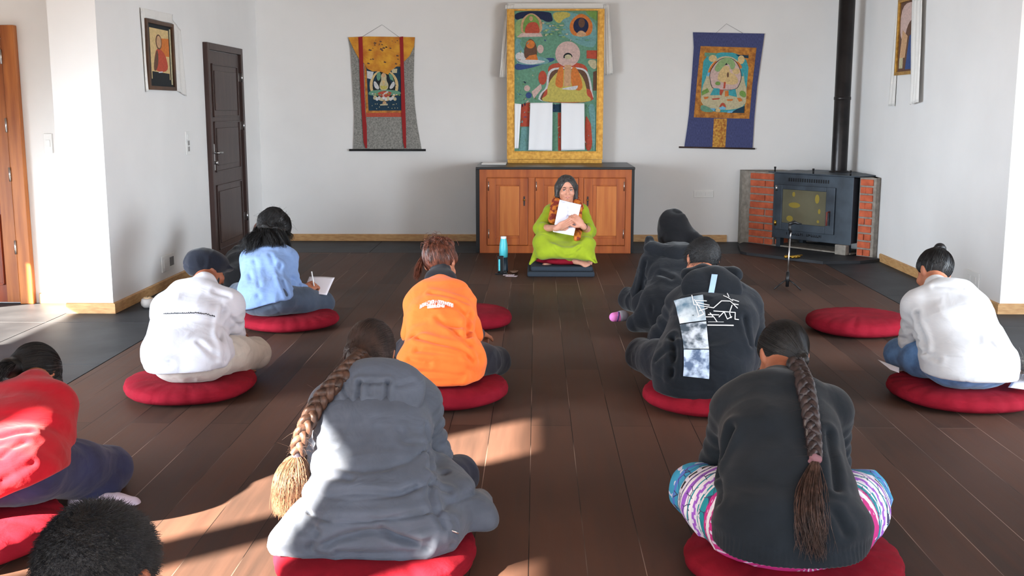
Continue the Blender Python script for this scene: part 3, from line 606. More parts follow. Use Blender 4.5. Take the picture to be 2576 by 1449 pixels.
mb = MB(); mb.tube([(1.11, -.08, .43), (1.11, -.125, .43), (1.11, -.125, .30)], .010, M_brick if False else mat('rusty_handle', (120, 60, 52), .6), 8); mb.build('handle', dr)
mb = MB(); mb.tube([(.475, -.085, .60), (.475, -.085, .655)], .014, M_metal, 8); mb.build('hinge', dr)
mb = MB(); mb.tube([(.475, -.085, .25), (.475, -.085, .30)], .014, M_brass, 8); mb.build('hinge', dr)
mb = MB(); random.seed(5); x = .60   # punched marks on the lower panel
while x < 1.02:
    w = random.choice((.012, .018, .022)); z0 = .165
    if not (.80 < x < .835):
        mb.box((x, -.0625, z0), (x+.005, -.059, z0+.028), M_blackp); mb.box((x, -.0625, z0+random.choice((0, .012, .023))), (x+w, -.059, z0+.005+random.choice((.0, .023))*.0+.006), M_blackp)
    x += w+.009
mb.build('embossed_lettering', fp)
mb = MB(); mb.box((.40, -.035, .031), (1.33, .30, .045), M_mortar, .003)
mb.box((1.20, -.10, .03), (1.32, -.04, .125), M_mortar, .004); mb.build('grate', fp)
p0 = A(2110, 433, 10.95)
lx, ly = toloc(p0[0], p0[1])
mb = MB(); mb.lathe([(0.078, .785), (.078, CH-.002), (.070, CH-.002), (.070, .785)], M_pipe, 32, (lx, ly, 0)); mb.lathe([(.078, 1.5), (.083, 1.505), (.083, 1.53), (.078, 1.535)], M_pipe, 32, (lx, ly, 0)); mb.lathe([(.078, .787), (.10, .787), (.098, .80), (.078, .805)], M_pipe, 32, (lx, ly, 0))
# the pipe stands on a rear shelf of the stove
mb.build('stovepipe', fp)
mb = MB(); mb.box((.44, .40, .70), (1.345, .62, .786), M_iron, .004); mb.build('rear_shelf', fp)
mb = MB(); hp = [(2.02, 10.62), (2.06, 10.52), (2.645, 9.91), (3.0, 9.96), (3.225, 10.10), (3.20, 10.165), (2.19, 11.36), (2.10, 11.2)]
planprism(mb, hp, .001, .028, M_slate); mb.build('hearth_slab', base=(2.6, 10.5, 0), label='thin dark stone hearth slab on the floor in front of the stove', cat='hearth')
# brass ornament on the hearth
g = A(1997, 630, 10.1)
mb = MB()
for i in range(5): mb.lathe([(0, 0), (.018, .004), (.022, .016), (.012, .03), (0, .032)], M_brass, 12, (g[0]-.07+i*.03, g[1]+.02*math.sin(i*2), .029))
mb.tube([(g[0]-.08, g[1], .04), (g[0], g[1]-.02, .052), (g[0]+.08, g[1], .06)], .007, M_brass, 8)
mb.build('brass_ornament', base=(g[0], g[1], .029), label='small brass ornament lying on the hearth slab behind the tripod', cat='ornament')

# ------------------------------------------------------------------ phone tripod, bottle, cards, candle
tp = empty('tripod', (2.0, 8.52, 0), 'slim tabletop tripod with a silver pole and black clamp standing on the floor', 'tripod')
mb = MB(); mb.tube([(0, 0, .10), (0.005, 0, .40)], .006, M_metal); mb.tube([(.005, 0, .38), (.012, 0, .47)], .0045, M_metal); mb.build('pole', tp)
mb = MB(); mb.tube([(0, 0, .02), (0, 0, .14)], .014, M_blackp); mb.build('hub', tp)
for a in (200, 320, 80):
    r = math.radians(a); mb = MB(); mb.tube([(0, 0, .08), (.05*math.cos(r), .05*math.sin(r), .055), (.12*math.cos(r), .12*math.sin(r), .005)], [.007, .006, .005], M_blackp); mb.build('leg', tp)
mb = MB(); mb.tube([(.012, 0, .455), (.0, 0, .48), (.0, -.01, .52)], .012, M_blackp); mb.tube([(-.01, -.01, .52), (.035, -.01, .535), (.06, -.01, .525), (.09, -.01, .522)], [.012, .014, .009, .004], M_blackp); mb.build('clamp', tp)
bt = empty('water_bottle', (-.285, 9.36, .0), 'turquoise water bottle with a white cap standing in a black stand by the mat', 'bottle')
M_turq = mat('turquoise_plastic', (86, 200, 212), 0.35); M_navyb = mat('dark_teal_sleeve', (22, 42, 56), 0.5)
MB().lathe([(0, .135), (.037, .135), (.038, .2), (.034, .25), (.026, .29), (.024, .298)], M_turq, 28).build('upper_body', bt)
MB().lathe([(0, .002), (.037, .002), (.038, .01), (.038, .135), (.0, .136)], M_navyb, 28).build('sleeve', bt)
MB().lathe([(.024, .296), (.0255, .30), (.0255, .314), (.022, .317), (0, .318)], M_whitepl, 28).build('cap', bt)
hs = empty('device_stand', (-.30, 9.27, 0), 'black upright device stand on the floor in front of the turquoise bottle', 'stand')
mb = MB(); mb.box((-.055, -.055, .0), (.055, .035, .012), M_blackp, .004); mb.build('base', hs)
mb = MB(); mb.box((-.035, -.02, .012), (.02, -.008, .16), M_blackp, .006); mb.box((-.025, -.022, .03), (-.012, -.020, .13), M_turq); mb.build('upright', hs)
mb = MB(); mb.box((.015, -.03, .01), (.045, .0, .028), M_blackp, .004); mb.tube([(-.02, -.035, .018), (.04, -.04, .018)], .007, M_blackp); mb.build('clip', hs)
M_card = mat('pink_white_card', (224, 206, 216), 0.6)
random.seed(3)
def cards(name, x, y, z, rz, w, h, label, m=M_card, marks=True):
    mb = MB(); R_ = Matrix.Translation((x, y, z)) @ Matrix.Rotation(rz, 4, 'Z')
    mb.box((-w/2, -h/2, 0), (w/2, h/2, .0018), m, 0.0004, R_)
    if marks:
        for j in range(3):
            xx = -w*.4
            while xx < w*.36:
                ww = random.uniform(.004, .014); mb.box((xx, -h*.3+j*h*.25, .0018), (xx+ww, -h*.3+j*h*.25+.006, .0022), M_black, 0, R_); xx += ww+.004
    return mb.build(name, base=(x, y, z), label=label, cat='card')
cards('card', -.21, 9.13, .001, -.25, .095, .055, 'pale pink printed card lying on the floor below the bottle, nearer one')
cards('card', -.235, 9.20, .001, -.15, .095, .055, 'pale pink printed card lying on the floor below the bottle, farther one')
mb = MB(); mb.lathe([(0, .001), (.02, .001), (.035, .012), (.04, .022), (.034, .022), (.028, .012), (0, .008)], mat('brown_dish', (120, 90, 72), .6), 24, (-.19, 9.30, 0)); mb.build('dish', base=(-.19, 9.30, 0), label='small shallow brown dish on the floor next to the black device stand', cat='dish')
cw = empty('candle_bowl', (-2.80, 7.60, 0), 'small round white candle bowl on the floor by the left wall', 'candle')
MB().lathe([(0, .001), (.03, .001), (.046, .018), (.05, .04), (.044, .062), (.036, .07), (.033, .066), (.04, .045), (.036, .03), (0, .026)], mat('white_ceramic', (222, 220, 218), .35), 32).build('bowl', cw)
MB().lathe([(0, .03), (.03, .03), (.031, .07), (.028, .076), (0, .074)], mat('candle_wax', (240, 214, 170), .5, sss=.2), 24).build('candle', cw)
MB().tube([(0, 0, .074), (.002, 0, .086)], .0015, M_black, 6).build('wick', cw)

# ------------------------------------------------------------------ floor cushions
def cushion(x, y, R, h, seed, label, rz=0., group='round crimson floor cushions', dent=.02):
    rng = np.random.RandomState(seed); NT, NP = 120, 34
    th = np.linspace(0, 2*np.pi, NT, endpoint=False)[:, None]; s = np.linspace(0, 1, NP)[None, :]
    # profile from bottom centre round the side to the top centre
    ang = -np.pi/2+s*np.pi
    ex = .42
    r = R*np.sign(np.cos(ang))*np.abs(np.cos(ang))**ex; z = h/2*np.sign(np.sin(ang))*np.abs(np.sin(ang))**.75+h/2
    r = np.broadcast_to(r, (NT, NP)).copy(); z = np.broadcast_to(z, (NT, NP)).copy()
    side = np.exp(-((s-.5)/.22)**2)
    lump = sum(rng.uniform(-.006, .006)*np.cos(k*th+rng.uniform(0, 6)) for k in (2, 3, 4, 5)); r += lump*(r/R)
    n = 22; pl = np.abs(np.sin(th*n/2+rng.uniform(0, 3)+.4*np.sin(3*th)))**.5
    r -= .005*(1-pl)*side*1.2; z -= .005*(1-pl)*(z > h*.5)*np.clip((r/R-.55)/.45, 0, 1)
    z -= dent*np.exp(-(r/(R*.55))**2)*(z > h*.5)
    for k in range(7):
        a = rng.uniform(0, 6.28); d = np.abs((th-a+np.pi) % (2*np.pi)-np.pi); z -= rng.uniform(.003, .008)*np.exp(-(d/.05)**2)*np.clip(r/R-.3, 0, 1)*(z > h*.35)
    seam = np.exp(-((s-.56)/.018)**2); r -= .004*seam
    X = r*np.cos(th); Y = r*np.sin(th)
    v = np.stack([X, Y, np.clip(z, 0.0005, None)], -1).reshape(-1, 3)
    c, sn = math.cos(rz), math.sin(rz); v[:, :2] = v[:, :2] @ np.array([[c, sn], [-sn, c]])
    i = np.arange(NT)[:, None]; j = np.arange(NP-1)[None, :]; a = i*NP+j; b = ((i+1) % NT)*NP+j
    f = np.stack([a, b, b+1, a+1], -1).reshape(-1, 4)
    o = mesh_np('floor_cushion', v, f, M_cush); o.location = (x, y, 0)
    # stitched vertical join on the side
    return props(o, label, 'cushion', group)
cushion(-1.745, 5.26, .328, .10, 1, 'crimson round cushion under the man in the white sweatshirt and dark cap', .3)
cushion(-1.63, 6.97, .325, .10, 2, 'crimson round cushion under the woman in the pale blue shirt', 1.2)
cushion(-.462, 5.19, .325, .11, 3, 'crimson round cushion under the woman in the orange shirt', 2.0)
cushion(-.475, 7.04, .325, .11, 4, 'empty crimson round cushion beyond the woman in the orange shirt', .7, dent=.0)
cushion(.845, 5.12, .328, .10, 5, 'crimson round cushion under the person in the printed black hoodie', 2.6)
cushion(2.085, 6.88, .33, .12, 6, 'empty crimson round cushion on the open floor beyond the woman in the white shirt', 4.4, dent=.0)
cushion(2.10, 5.22, .345, .10, 7, 'crimson round cushion under the woman in the white shirt and jeans', 3.3)
cushion(.80, 3.17, .335, .10, 8, 'crimson round cushion under the woman in the black sweater and patterned trousers', 4.1)
cushion(-.50, 3.20, .325, .10, 9, 'crimson round cushion under the woman in the grey padded coat', 5.0)
cushion(-1.90, 3.33, .335, .11, 10, 'crimson round cushion under the woman in the red top', 5.5)
cushion(1.0, 6.78, .25, .09, 12, 'crimson round cushion under the person in black behind the printed hoodie', 1.5)
M_mat = mat('dark_blue_grey_mat', (42, 50, 60), 0.9, wrinkle=.006, wscale=5)
bx((-.075, 9.09, .001), (.50, 9.66, .045), M_mat, .014).build('floor_mat', base=(.21, 9.37, 0), label='dark blue-grey folded floor mat, lower of the two under the teacher', cat='mat', group='folded mats under the teacher')
bx((-.045, 9.11, .0455), (.485, 9.64, .088), M_mat, .016).build('floor_mat', base=(.21, 9.37, .045), label='dark blue-grey folded floor mat, upper one below the red cushion', cat='mat', group='folded mats under the teacher')
co = cushion(.235, 9.38, .26, .085, 11, 'deep red cushion on the dark mats under the woman in the lime tunic', .9, group='round crimson floor cushions'); co.location.z = .0885

# ------------------------------------------------------------------ implicit-surface body and cloth kit
def nrm(v): v = np.asarray(v, float); return v/max(np.linalg.norm(v), 1e-9)
class Field:
    def __init__(s, lo, hi, h):
        s.lo = np.asarray(lo, float); s.h = h; s.n = np.maximum(((np.asarray(hi)-s.lo)/h).astype(int)+2, 4)
        s.ax = [s.lo[i]+np.arange(s.n[i])*h for i in range(3)]
        s.d = np.full(s.n, 0.6, np.float32)
    def sub(s, lo, hi, pad):
        sl = []
        for i in range(3):
            a = int(max(0, math.floor((lo[i]-pad-s.lo[i])/s.h))); b = int(min(s.n[i], math.ceil((hi[i]+pad-s.lo[i])/s.h)+1))
            if b <= a: return None, None
            sl.append(slice(a, b))
        return tuple(sl), (s.ax[0][sl[0]].astype(np.float32)[:, None, None], s.ax[1][sl[1]].astype(np.float32)[None, :, None], s.ax[2][sl[2]].astype(np.float32)[None, None, :])
    def mix(s, sl, dn, k, op='u'):
        a = s.d[sl]
        if op == 'u':
            if k > 0: h = np.maximum(k-np.abs(a-dn), 0)/k; r = np.minimum(a, dn)-h*h*k*.25
            else: r = np.minimum(a, dn)
        else:       # subtract / intersect: dn is the distance to keep (negative = kept)
            if k > 0: h = np.maximum(k-np.abs(a-dn), 0)/k; r = np.maximum(a, dn)+h*h*k*.25
            else: r = np.maximum(a, dn)
        s.d[sl] = r
    def rc(s, a, b, ra, rb=None, k=.02):
        rb = ra if rb is None else rb; a = np.asarray(a, float); b = np.asarray(b, float); R = max(ra, rb)
        sl, g = s.sub(np.minimum(a, b)-R, np.maximum(a, b)+R, k+.03)
        if sl is None: return s
        ba = b-a; L2 = max(ba@ba, 1e-9); p = [g[i]-a[i] for i in range(3)]
        t = np.clip((p[0]*ba[0]+p[1]*ba[1]+p[2]*ba[2])/L2, 0, 1)
        d = np.sqrt((p[0]-t*ba[0])**2+(p[1]-t*ba[1])**2+(p[2]-t*ba[2])**2)-(ra+(rb-ra)*t)
        s.mix(sl, d, k); return s
    def chain(s, pts, rs, k=.02):
        for i in range(len(pts)-1): s.rc(pts[i], pts[i+1], rs[i], rs[i+1], k)
        return s
    def ell(s, c, r, k=.02, ax=None, op='u'):
        c = np.asarray(c, float); r = np.asarray(r, float); M = np.eye(3) if ax is None else np.array([nrm(v) for v in ax]); R = r.max()
        sl, g = s.sub(c-R, c+R, k+.03)
        if sl is None: return s
        p = [g[i]-c[i] for i in range(3)]; q = [p[0]*M[i][0]+p[1]*M[i][1]+p[2]*M[i][2] for i in range(3)]
        k0 = np.sqrt(sum((q[i]/r[i])**2 for i in range(3))); k1 = np.sqrt(sum((q[i]/r[i]**2)**2 for i in range(3)))
        d = k0*(k0-1)/np.maximum(k1, 1e-6)
        s.mix(sl, d if op == 'u' else -d, k, op); return s
    def sweep(s, st, side, k=.03, e=2.4, inf=0.0):
        """st = [(centre, half_width, half_depth)]; side = sideways unit vector"""
        side = nrm(side)
        for i in range(len(st)-1):
            a, wa, da = st[i]; b, wb, db = st[i+1]; a = np.asarray(a, float); b = np.asarray(b, float); R = max(wa, wb, da, db)+inf
            sl, g = s.sub(np.minimum(a, b)-R, np.maximum(a, b)+R, k+.03)
            if sl is None: continue
            ba = b-a; L = np.linalg.norm(ba); ax = ba/L; sd = nrm(side-ax*(side@ax)); bk = np.cross(ax, sd)
            p = [g[j]-a[j] for j in range(3)]
            h = p[0]*ax[0]+p[1]*ax[1]+p[2]*ax[2]; t = np.clip(h/L, 0, 1); ex = np.maximum(np.maximum(-h, h-L), 0)
            u = p[0]*sd[0]+p[1]*sd[1]+p[2]*sd[2]; w = p[0]*bk[0]+p[1]*bk[1]+p[2]*bk[2]
            A_ = wa+(wb-wa)*t+inf; B_ = da+(db-da)*t+inf
            q = ((np.abs(u)/A_)**e+(np.abs(w)/B_)**e)**(1/e)+1e-6; r = np.sqrt(u*u+w*w)
            rad = np.maximum(r*(1-1/q), -np.minimum(A_, B_)); rad = np.where(r < 1e-4, -np.minimum(A_, B_), rad)
            m = np.minimum(A_, B_)*.6
            dd = np.where(ex > 0, np.sqrt(np.maximum(rad+m, 0)**2+ex**2)-m, rad)
            s.mix(sl, dd.astype(np.float32), k)
        return s
    def cut(s, p, n, k=.01):
        """keep the side the normal points away from"""
        n = nrm(n); p = np.asarray(p, float)
        d = (s.ax[0][:, None, None]-p[0])*n[0]+(s.ax[1][None, :, None]-p[1])*n[1]+(s.ax[2][None, None, :]-p[2])*n[2]
        s.mix((slice(None),)*3, d.astype(np.float32), k, 'i'); return s
    def mesh(s):
        s.d[0] = s.d[-1] = .1; s.d[:, 0] = s.d[:, -1] = .1; s.d[:, :, 0] = s.d[:, :, -1] = .1
        d = s.d; n = np.array(d.shape)-1; ins = d < 0
        cnt = np.zeros(n, np.int8)
        for i in (0, 1):
            for j in (0, 1):
                for k in (0, 1): cnt += ins[i:n[0]+i, j:n[1]+j, k:n[2]+k]
        act = (cnt > 0) & (cnt < 8); I = np.argwhere(act); N = len(I)
        idx = np.full(n, -1, np.int64); idx[act] = np.arange(N)
        cor = {(i, j, k): d[I[:, 0]+i, I[:, 1]+j, I[:, 2]+k] for i in (0, 1) for j in (0, 1) for k in (0, 1)}
        acc = np.zeros((N, 3)); c = np.zeros(N)
        for ca in cor:
            for axn in range(3):
                if ca[axn] == 0:
                    cb_ = tuple(1 if q == axn else ca[q] for q in range(3)); va, vb = cor[ca], cor[cb_]
                    m = (va < 0) != (vb < 0); t = np.where(m, va/np.where(m, va-vb, 1), 0)
                    P = np.zeros((N, 3)); P[:] = ca; P[:, axn] = t; acc[m] += P[m]; c[m] += 1
        V = s.lo+(I+acc/c[:, None])*s.h
        Fs = []
        for axn in range(3):
            o1, o2 = [(1, 2), (2, 0), (0, 1)][axn]
            A0 = ins[tuple(slice(0, -1) if q == axn else slice(1, -1) for q in range(3))]; B0 = ins[tuple(slice(1, None) if q == axn else slice(1, -1) for q in range(3))]
            for want in (True, False):
                E_ = np.argwhere((A0 != B0) & (A0 == want))
                if not len(E_): continue
                e = E_.copy(); e[:, o1] += 1; e[:, o2] += 1
                def cell(d1, d2): q = e.copy(); q[:, o1] -= d1; q[:, o2] -= d2; return idx[q[:, 0], q[:, 1], q[:, 2]]
                f = np.stack([cell(1, 1), cell(0, 1), cell(0, 0), cell(1, 0)], 1)
                Fs.append(f if want else f[:, ::-1])
        return V, np.concatenate(Fs)
def vnormals(V, F):
    n = np.cross(V[F[:, 2]]-V[F[:, 0]], V[F[:, 3]]-V[F[:, 1]]); o = np.zeros_like(V)
    for i in range(4): np.add.at(o, F[:, i], n)
    return o/np.maximum(np.linalg.norm(o, axis=1), 1e-9)[:, None]
_T = np.random.RandomState(7).rand(32, 32, 32)
def noise3(p):
    i = np.floor(p).astype(int); f = p-i; f = f*f*(3-2*f); r = 0
    for a in (0, 1):
        for b in (0, 1):
            for c in (0, 1):
                w = (f[:, 0] if a else 1-f[:, 0])*(f[:, 1] if b else 1-f[:, 1])*(f[:, 2] if c else 1-f[:, 2])
                r = r+w*_T[(i[:, 0]+a) % 32, (i[:, 1]+b) % 32, (i[:, 2]+c) % 32]
    return r
def ridge(p):      # 0..1, sharp crests
    return (1-np.abs(2*noise3(p)-1))**2
def seg(V, a, b):
    a = np.asarray(a, float); b = np.asarray(b, float); ba = b-a; t = np.clip((V-a)@ba/(ba@ba), 0, 1)
    return t, np.linalg.norm(V-a-t[:, None]*ba, axis=1)
def cloth(V, F, amp=.006, sc=(7, 7, 13), seed=0, extra=None, warp=.06):
    n = vnormals(V, F)
    w = V+warp*np.stack([noise3(V*6+seed), noise3(V*6+9+seed), noise3(V*6+17+seed)], 1)
    q = ridge(w*np.array(sc)+seed*3.7); q2 = ridge(w*np.array(sc)*2.1+seed*1.3+5); m = noise3(V*4+seed*2+31)
    q3 = (1-np.abs(2*noise3(w*np.array(sc)*np.array((.9, .9, 1.1))+seed*2.3+40)-1))**9; q4 = (1-np.abs(2*noise3(w*np.array((sc[2], sc[0], sc[1]))*.8+seed*5.1+80)-1))**10
    d = amp*(q-.4)*(.3+1.2*m)+amp*.35*(q2-.4)-amp*.75*(q3*np.clip(m*2-.6, 0, 1)+.2*q4*np.clip(1.5-m*2.2, 0, 1))
    if extra is not None: d = d+extra(V, n)
    return V+n*d[:, None]
def seam(V, pts, w=.004, depth=.004, bulge=.0):
    d = np.full(len(V), 9.0)
    for i in range(len(pts)-1): d = np.minimum(d, seg(V, pts[i], pts[i+1])[1])
    return -depth*np.exp(-(d/w)**2)+bulge*np.exp(-((d-w*2.6)/(w*1.6))**2)
def folds(V, a, b, amp, n, width, ph=0.):
    t, d = seg(V, a, b); m = np.exp(-(d/width)**2)*np.sin(np.clip(t, 0, 1)*math.pi)**.5
    s_ = np.sin(t*n*2*math.pi+ph+3*noise3(V*9)); return amp*m*(np.abs(s_)**.6*np.sign(s_))
def press(ob, V, F, base, bvhs, lines, w=.009, depth=.008, bulge=.004):
    """creases and sewn seams worked into a garment's surface along traced lines"""
    n = vnormals(V, F); d = np.zeros(len(V))
    for L in lines:
        ww, dd = w, depth
        if isinstance(L[-1], float): dd = L[-1]; L = L[:-1]
        P = [onsurf(bvhs, L[i], L[i+1], 4.0, 0.0, True) for i in range(0, len(L), 2)]; P = [p for p in P if p is not None]
        if len(P) < 2: continue
        if len(P) > 2: P = list(cr_path(P, 10))
        d = d+seam(V, P, ww, dd, dd*bulge/depth)
    V = V+n*d[:, None]; ob.data.vertices.foreach_set('co', (V-np.asarray(base)).astype(np.float32).ravel()); ob.data.update(); return V
def bounds(pts, pad):
    P = np.array([np.asarray(p, float) for p in pts]); return P.min(0)-pad, P.max(0)+pad

def head_shape(F, c, fwd, up, s=1.0, face=False):
    fwd = nrm(fwd); up = nrm(np.asarray(up)-fwd*(np.asarray(up)@fwd)); rt = np.cross(fwd, up); c = np.asarray(c, float)
    P = lambda r, f, u: c+s*(rt*r+fwd*f+up*u)
    ax = (rt, fwd, up)
    F.ell(P(0, -.012, .022), np.array([.074, .092, .084])*s, .02, ax)
    F.ell(P(0, .022, -.040), np.array([.060, .066, .072])*s, .035, ax)
    F.ell(P(0, .060, -.083), np.array([.026, .022, .020])*s, .03, ax)
    for q in (-1, 1):
        F.ell(P(q*.074, -.008, -.012), np.array([.009, .020, .030])*s, .006, ax)
        F.ell(P(q*.080, -.018, -.004), np.array([.006, .014, .020])*s, .004, ax)
        F.ell(P(q*.040, .066, -.030), np.array([.022, .020, .020])*s, .02, ax)
        if face:
            F.ell(P(q*.031, .092, .004), np.array([.016, .012, .009])*s, .010, ax, 'i')
            F.ell(P(q*.031, .075, .004), np.array([.0125, .0125, .0125])*s, .004, ax)
            F.ell(P(q*.032, .082, .022), np.array([.020, .007, .005])*s, .010, ax)
    F.rc(P(0, .085, .008), P(0, .106, -.030), .007*s, .011*s, .012)
    for q in (-1, 1): F.ell(P(q*.011, .098, -.033), np.array([.008, .009, .007])*s, .006, ax)
    F.ell(P(0, .086, -.060), np.array([.022, .010, .005])*s, .008, ax); F.ell(P(0, .085, -.071), np.array([.018, .010, .006])*s, .008, ax)
    return P, rt, fwd, up
def hand_shape(F, w, d, n, s=1.0, curl=.35, side=1, k=.006, spread=.10):
    """w wrist, d finger direction, n out of the palm; side=+1 puts the thumb on d x n side"""
    w = np.asarray(w, float); d = nrm(d); n = nrm(np.asarray(n)-d*(np.asarray(n)@d)); t = np.cross(d, n)*side
    F.rc(w-d*.02*s, w+d*.02*s, .024*s, .024*s, .015)
    F.ell(w+d*.050*s, np.array([.045, .040, .015])*s, .012, (d, t, n)); F.rc(w+d*.03*s+t*.022*s, w+d*.075*s+t*.027*s, .013*s, .011*s, .012); F.rc(w+d*.03*s-t*.022*s, w+d*.075*s-t*.027*s, .012*s, .010*s, .012)
    for i, (off, L) in enumerate(((.029, .070), (.010, .080), (-.010, .074), (-.029, .058))):
        b = w+d*.088*s+t*off*s; dd = nrm(d+t*off*spread*20*.1); a = 0; p = b; r = .0088*s
        for j, fr in enumerate((.45, .32, .23)):
            a += curl*(1.0 if j else .7)*(1+.12*i); dn = dd*math.cos(a)+n*math.sin(a); q = p+dn*L*fr*s
            F.rc(p, q, r, r*.90, k if j else .01); p = q; r *= .90
    p = w+d*.022*s+t*.030*s; q = p+nrm(t*.75+d*.65+n*.35)*.040*s; r_ = q+nrm(t*.25+d*.9+n*.45)*.032*s
    F.rc(p, q, .013*s, .0105*s, .010); F.rc(q, r_, .0105*s, .0085*s, .004)
def foot_shape(F, ank, d, up, s=1.0, toes=True):
    d = nrm(d); up = nrm(np.asarray(up)-d*(np.asarray(up)@d)); t = np.cross(d, up); ank = np.asarray(ank, float)
    F.ell(ank-d*.035*s-up*.035*s, np.array([.034, .030, .030])*s, .02, (d, t, up)); F.rc(ank, ank+d*.03*s-up*.03*s, .034*s, .032*s, .02)
    F.ell(ank+d*.07*s-up*.040*s, np.array([.085, .036, .022])*s, .03, (d, t, up)); F.ell(ank+d*.13*s-up*.048*s, np.array([.035, .044, .014])*s, .02, (d, t, up))
    if toes:
        for i in range(5):
            o = ank+d*(.155-.008*abs(i-1)*1.3)*s+t*(-.034+.017*i)*s-up*.05*s; F.rc(o, o+d*(.026-.003*i)*s, (.012 if i == 0 else .0085)*s, (.011 if i == 0 else .0075)*s, .004)

def person(S):
    """body (one skin mesh) + top + trousers from one set of joints; returns everything needed for hair and extras"""
    base = np.array([S['hip'][0], S['hip'][1], 0.0]); J = {k: np.asarray(v, float) for k, v in S.items() if k in ('hip', 'waist', 'chest', 'yoke', 'neck', 'head', 'SL', 'SR', 'EL', 'ER', 'WL', 'WR', 'KL', 'KR', 'AL', 'AR', 'HL', 'HR')}
    side = nrm(S.get('side', J['SR']-J['SL'])); h = S.get('h', .008); wd = S['wd']   # wd: half sizes hip,waist,chest,yoke [(w,d)..]
    lo, hi = bounds([J[k] for k in J], .17); lo[2] = max(lo[2], -.01)
    J.setdefault('HL', J['hip']-side*wd[0][0]*.45); J.setdefault('HR', J['hip']+side*wd[0][0]*.45)
    st = [(J['hip'], *wd[0]), (J['waist'], *wd[1]), (J['chest'], *wd[2]), (J['yoke'], *wd[3])]
    ar = S.get('arm', (.048, .042, .034, .026)); lg = S.get('leg', (.078, .058, .050, .036))
    def torso(F, g, k=.03): F.sweep([(st[0][0]*.6+st[1][0]*.4, st[0][1]*.88, st[0][2]*.85)]+[(c, w, d) for c, w, d in st[1:]], side, k, 2.5, g); F.rc(J['SL'], J['SR'], ar[0]+.008+g, None, .05); F.rc(J['yoke'], J['neck'], .075+g, .055+g*.5, .05)
    # skin
    F = Field(lo, hi, S.get('hb', h)); torso(F, -.016)
    F.rc(J['neck']-.02*nrm(J['head']-J['neck']), J['head'], .052, .050, .03)
    P, rt, fw, up = head_shape(F, J['head'], S['face'], S['up'], S.get('hs', 1.0), S.get('facedetail', False))
    for a, b, c in (('SL', 'EL', 'WL'), ('SR', 'ER', 'WR')):
        F.chain([J[a], J[b]], [ar[0]-.004, ar[1]-.004], .03); F.chain([J[b], (J[b]*.6+J[c]*.4), J[c]], [ar[1]-.004, ar[2], ar[3]], .012)
    for a, b, c in (('HL', 'KL', 'AL'), ('HR', 'KR', 'AR')):
        F.chain([J[a], J[b]], [lg[0]-.012, lg[1]-.008], .03); F.chain([J[b], J[b]*.6+J[c]*.4, J[c]], [lg[1]-.010, lg[2]-.006, lg[3]], .015)
    for q, w_ in (('L', 'WL'), ('R', 'WR')):
        hd = S.get('hand'+q, (nrm(J[w_]-J['E'+q])+V3(0, .2, -.3), V3(0, .3, -1), .5)); sgn = S.get('thumb'+q, 1 if q == 'L' else -1)
        hand_shape(F, J[w_], hd[0], hd[1], S.get('hands', .95), hd[2], sgn)
    for q in ('L', 'R'):
        fd = S.get('foot'+q, (nrm(J['A'+q]-J['K'+q])*.6+V3(0, .4, -.2), V3(0, 0, 1))); foot_shape(F, J['A'+q], fd[0], fd[1], .95, S.get('toes', False))
    if S.get('bodyx'): S['bodyx'](F, J, P)
    V, Fc = F.mesh(); V[:, 2] = np.maximum(V[:, 2], .002)
    body = mesh_np('person', V, Fc, S.get('skin', M_skin), base=base); props(body, S['label'], 'person', S.get('group'))
    # trousers
    g = S.get('pg', .012)
    F = Field(lo, hi, h); F.ell(J['hip'], (wd[0][0]+g*.5, wd[0][1]+g*.6, S.get('hipz', .115)), .03, (side, np.cross(V3(0, 0, 1), side), V3(0, 0, 1)))
    for a, b, c in (('HL', 'KL', 'AL'), ('HR', 'KR', 'AR')):
        F.chain([J[a], J[a]*.45+J[b]*.55, J[b]], [lg[0]+g, (lg[0]+lg[1])/2+g*1.1, lg[1]+g], .04); F.chain([J[b], J[b]*.5+J[c]*.5, J[c]*.9+J[b]*.1], [lg[1]+g, lg[2]+g*1.3, lg[3]+g*1.6], .02)
    if S.get('pantx'): S['pantx'](F, J)
    F.cut((0, 0, S.get('seat', .085)), (0, 0, -1), .01) if S.get('seatcut', True) and False else None
    V, Fc = F.mesh(); V = cloth(V, Fc, S.get('pamp', .007), (9, 9, 9), S.get('seed', 1)+3, S.get('pfold')); V[:, 2] = np.maximum(V[:, 2], .003)
    at = {}
    tL, dL = seg(V, J['HL'], J['KL']); tR, dR = seg(V, J['HR'], J['KR']); LL = np.linalg.norm(J['HL']-J['KL'])
    at['along'] = np.where(dL < dR, tL, tR)*.46; at['across'] = V[:, 0]*.8+V[:, 1]*.3
    n_ = vnormals(V, Fc); at['around'] = np.arctan2(V[:, 2]-J['hip'][2], np.abs(V[:, 0]-J['hip'][0]))
    pants = mesh_np(S.get('pname', 'trousers'), V, Fc, S['pmat'], body, base, attrs=at)
    # top
    g = S.get('tg', .014); F = Field(lo-V3(.04, .04, 0), hi+V3(.04, .04, 0), h)
    hem = S.get('hem', [(J['hip']+V3(0, 0, -.02), wd[0][0]+.02, wd[0][1]+.02)])
    F.sweep([tuple(x) for x in hem]+[(c, w, d) for c, w, d in st][(0 if S.get('hemhip', True) else 1):], side, .04, 2.4, g)
    F.rc(J['SL'], J['SR'], ar[0]+.010+g, None, .05)
    nk = nrm(J['head']-J['neck']); F.rc(J['yoke'], J['neck']-nk*.01, .066+g*.8, .056+g*.2, .05)
    sv = S.get('sleeve', (1, 1))     # how far each sleeve reaches (1 = wrist)
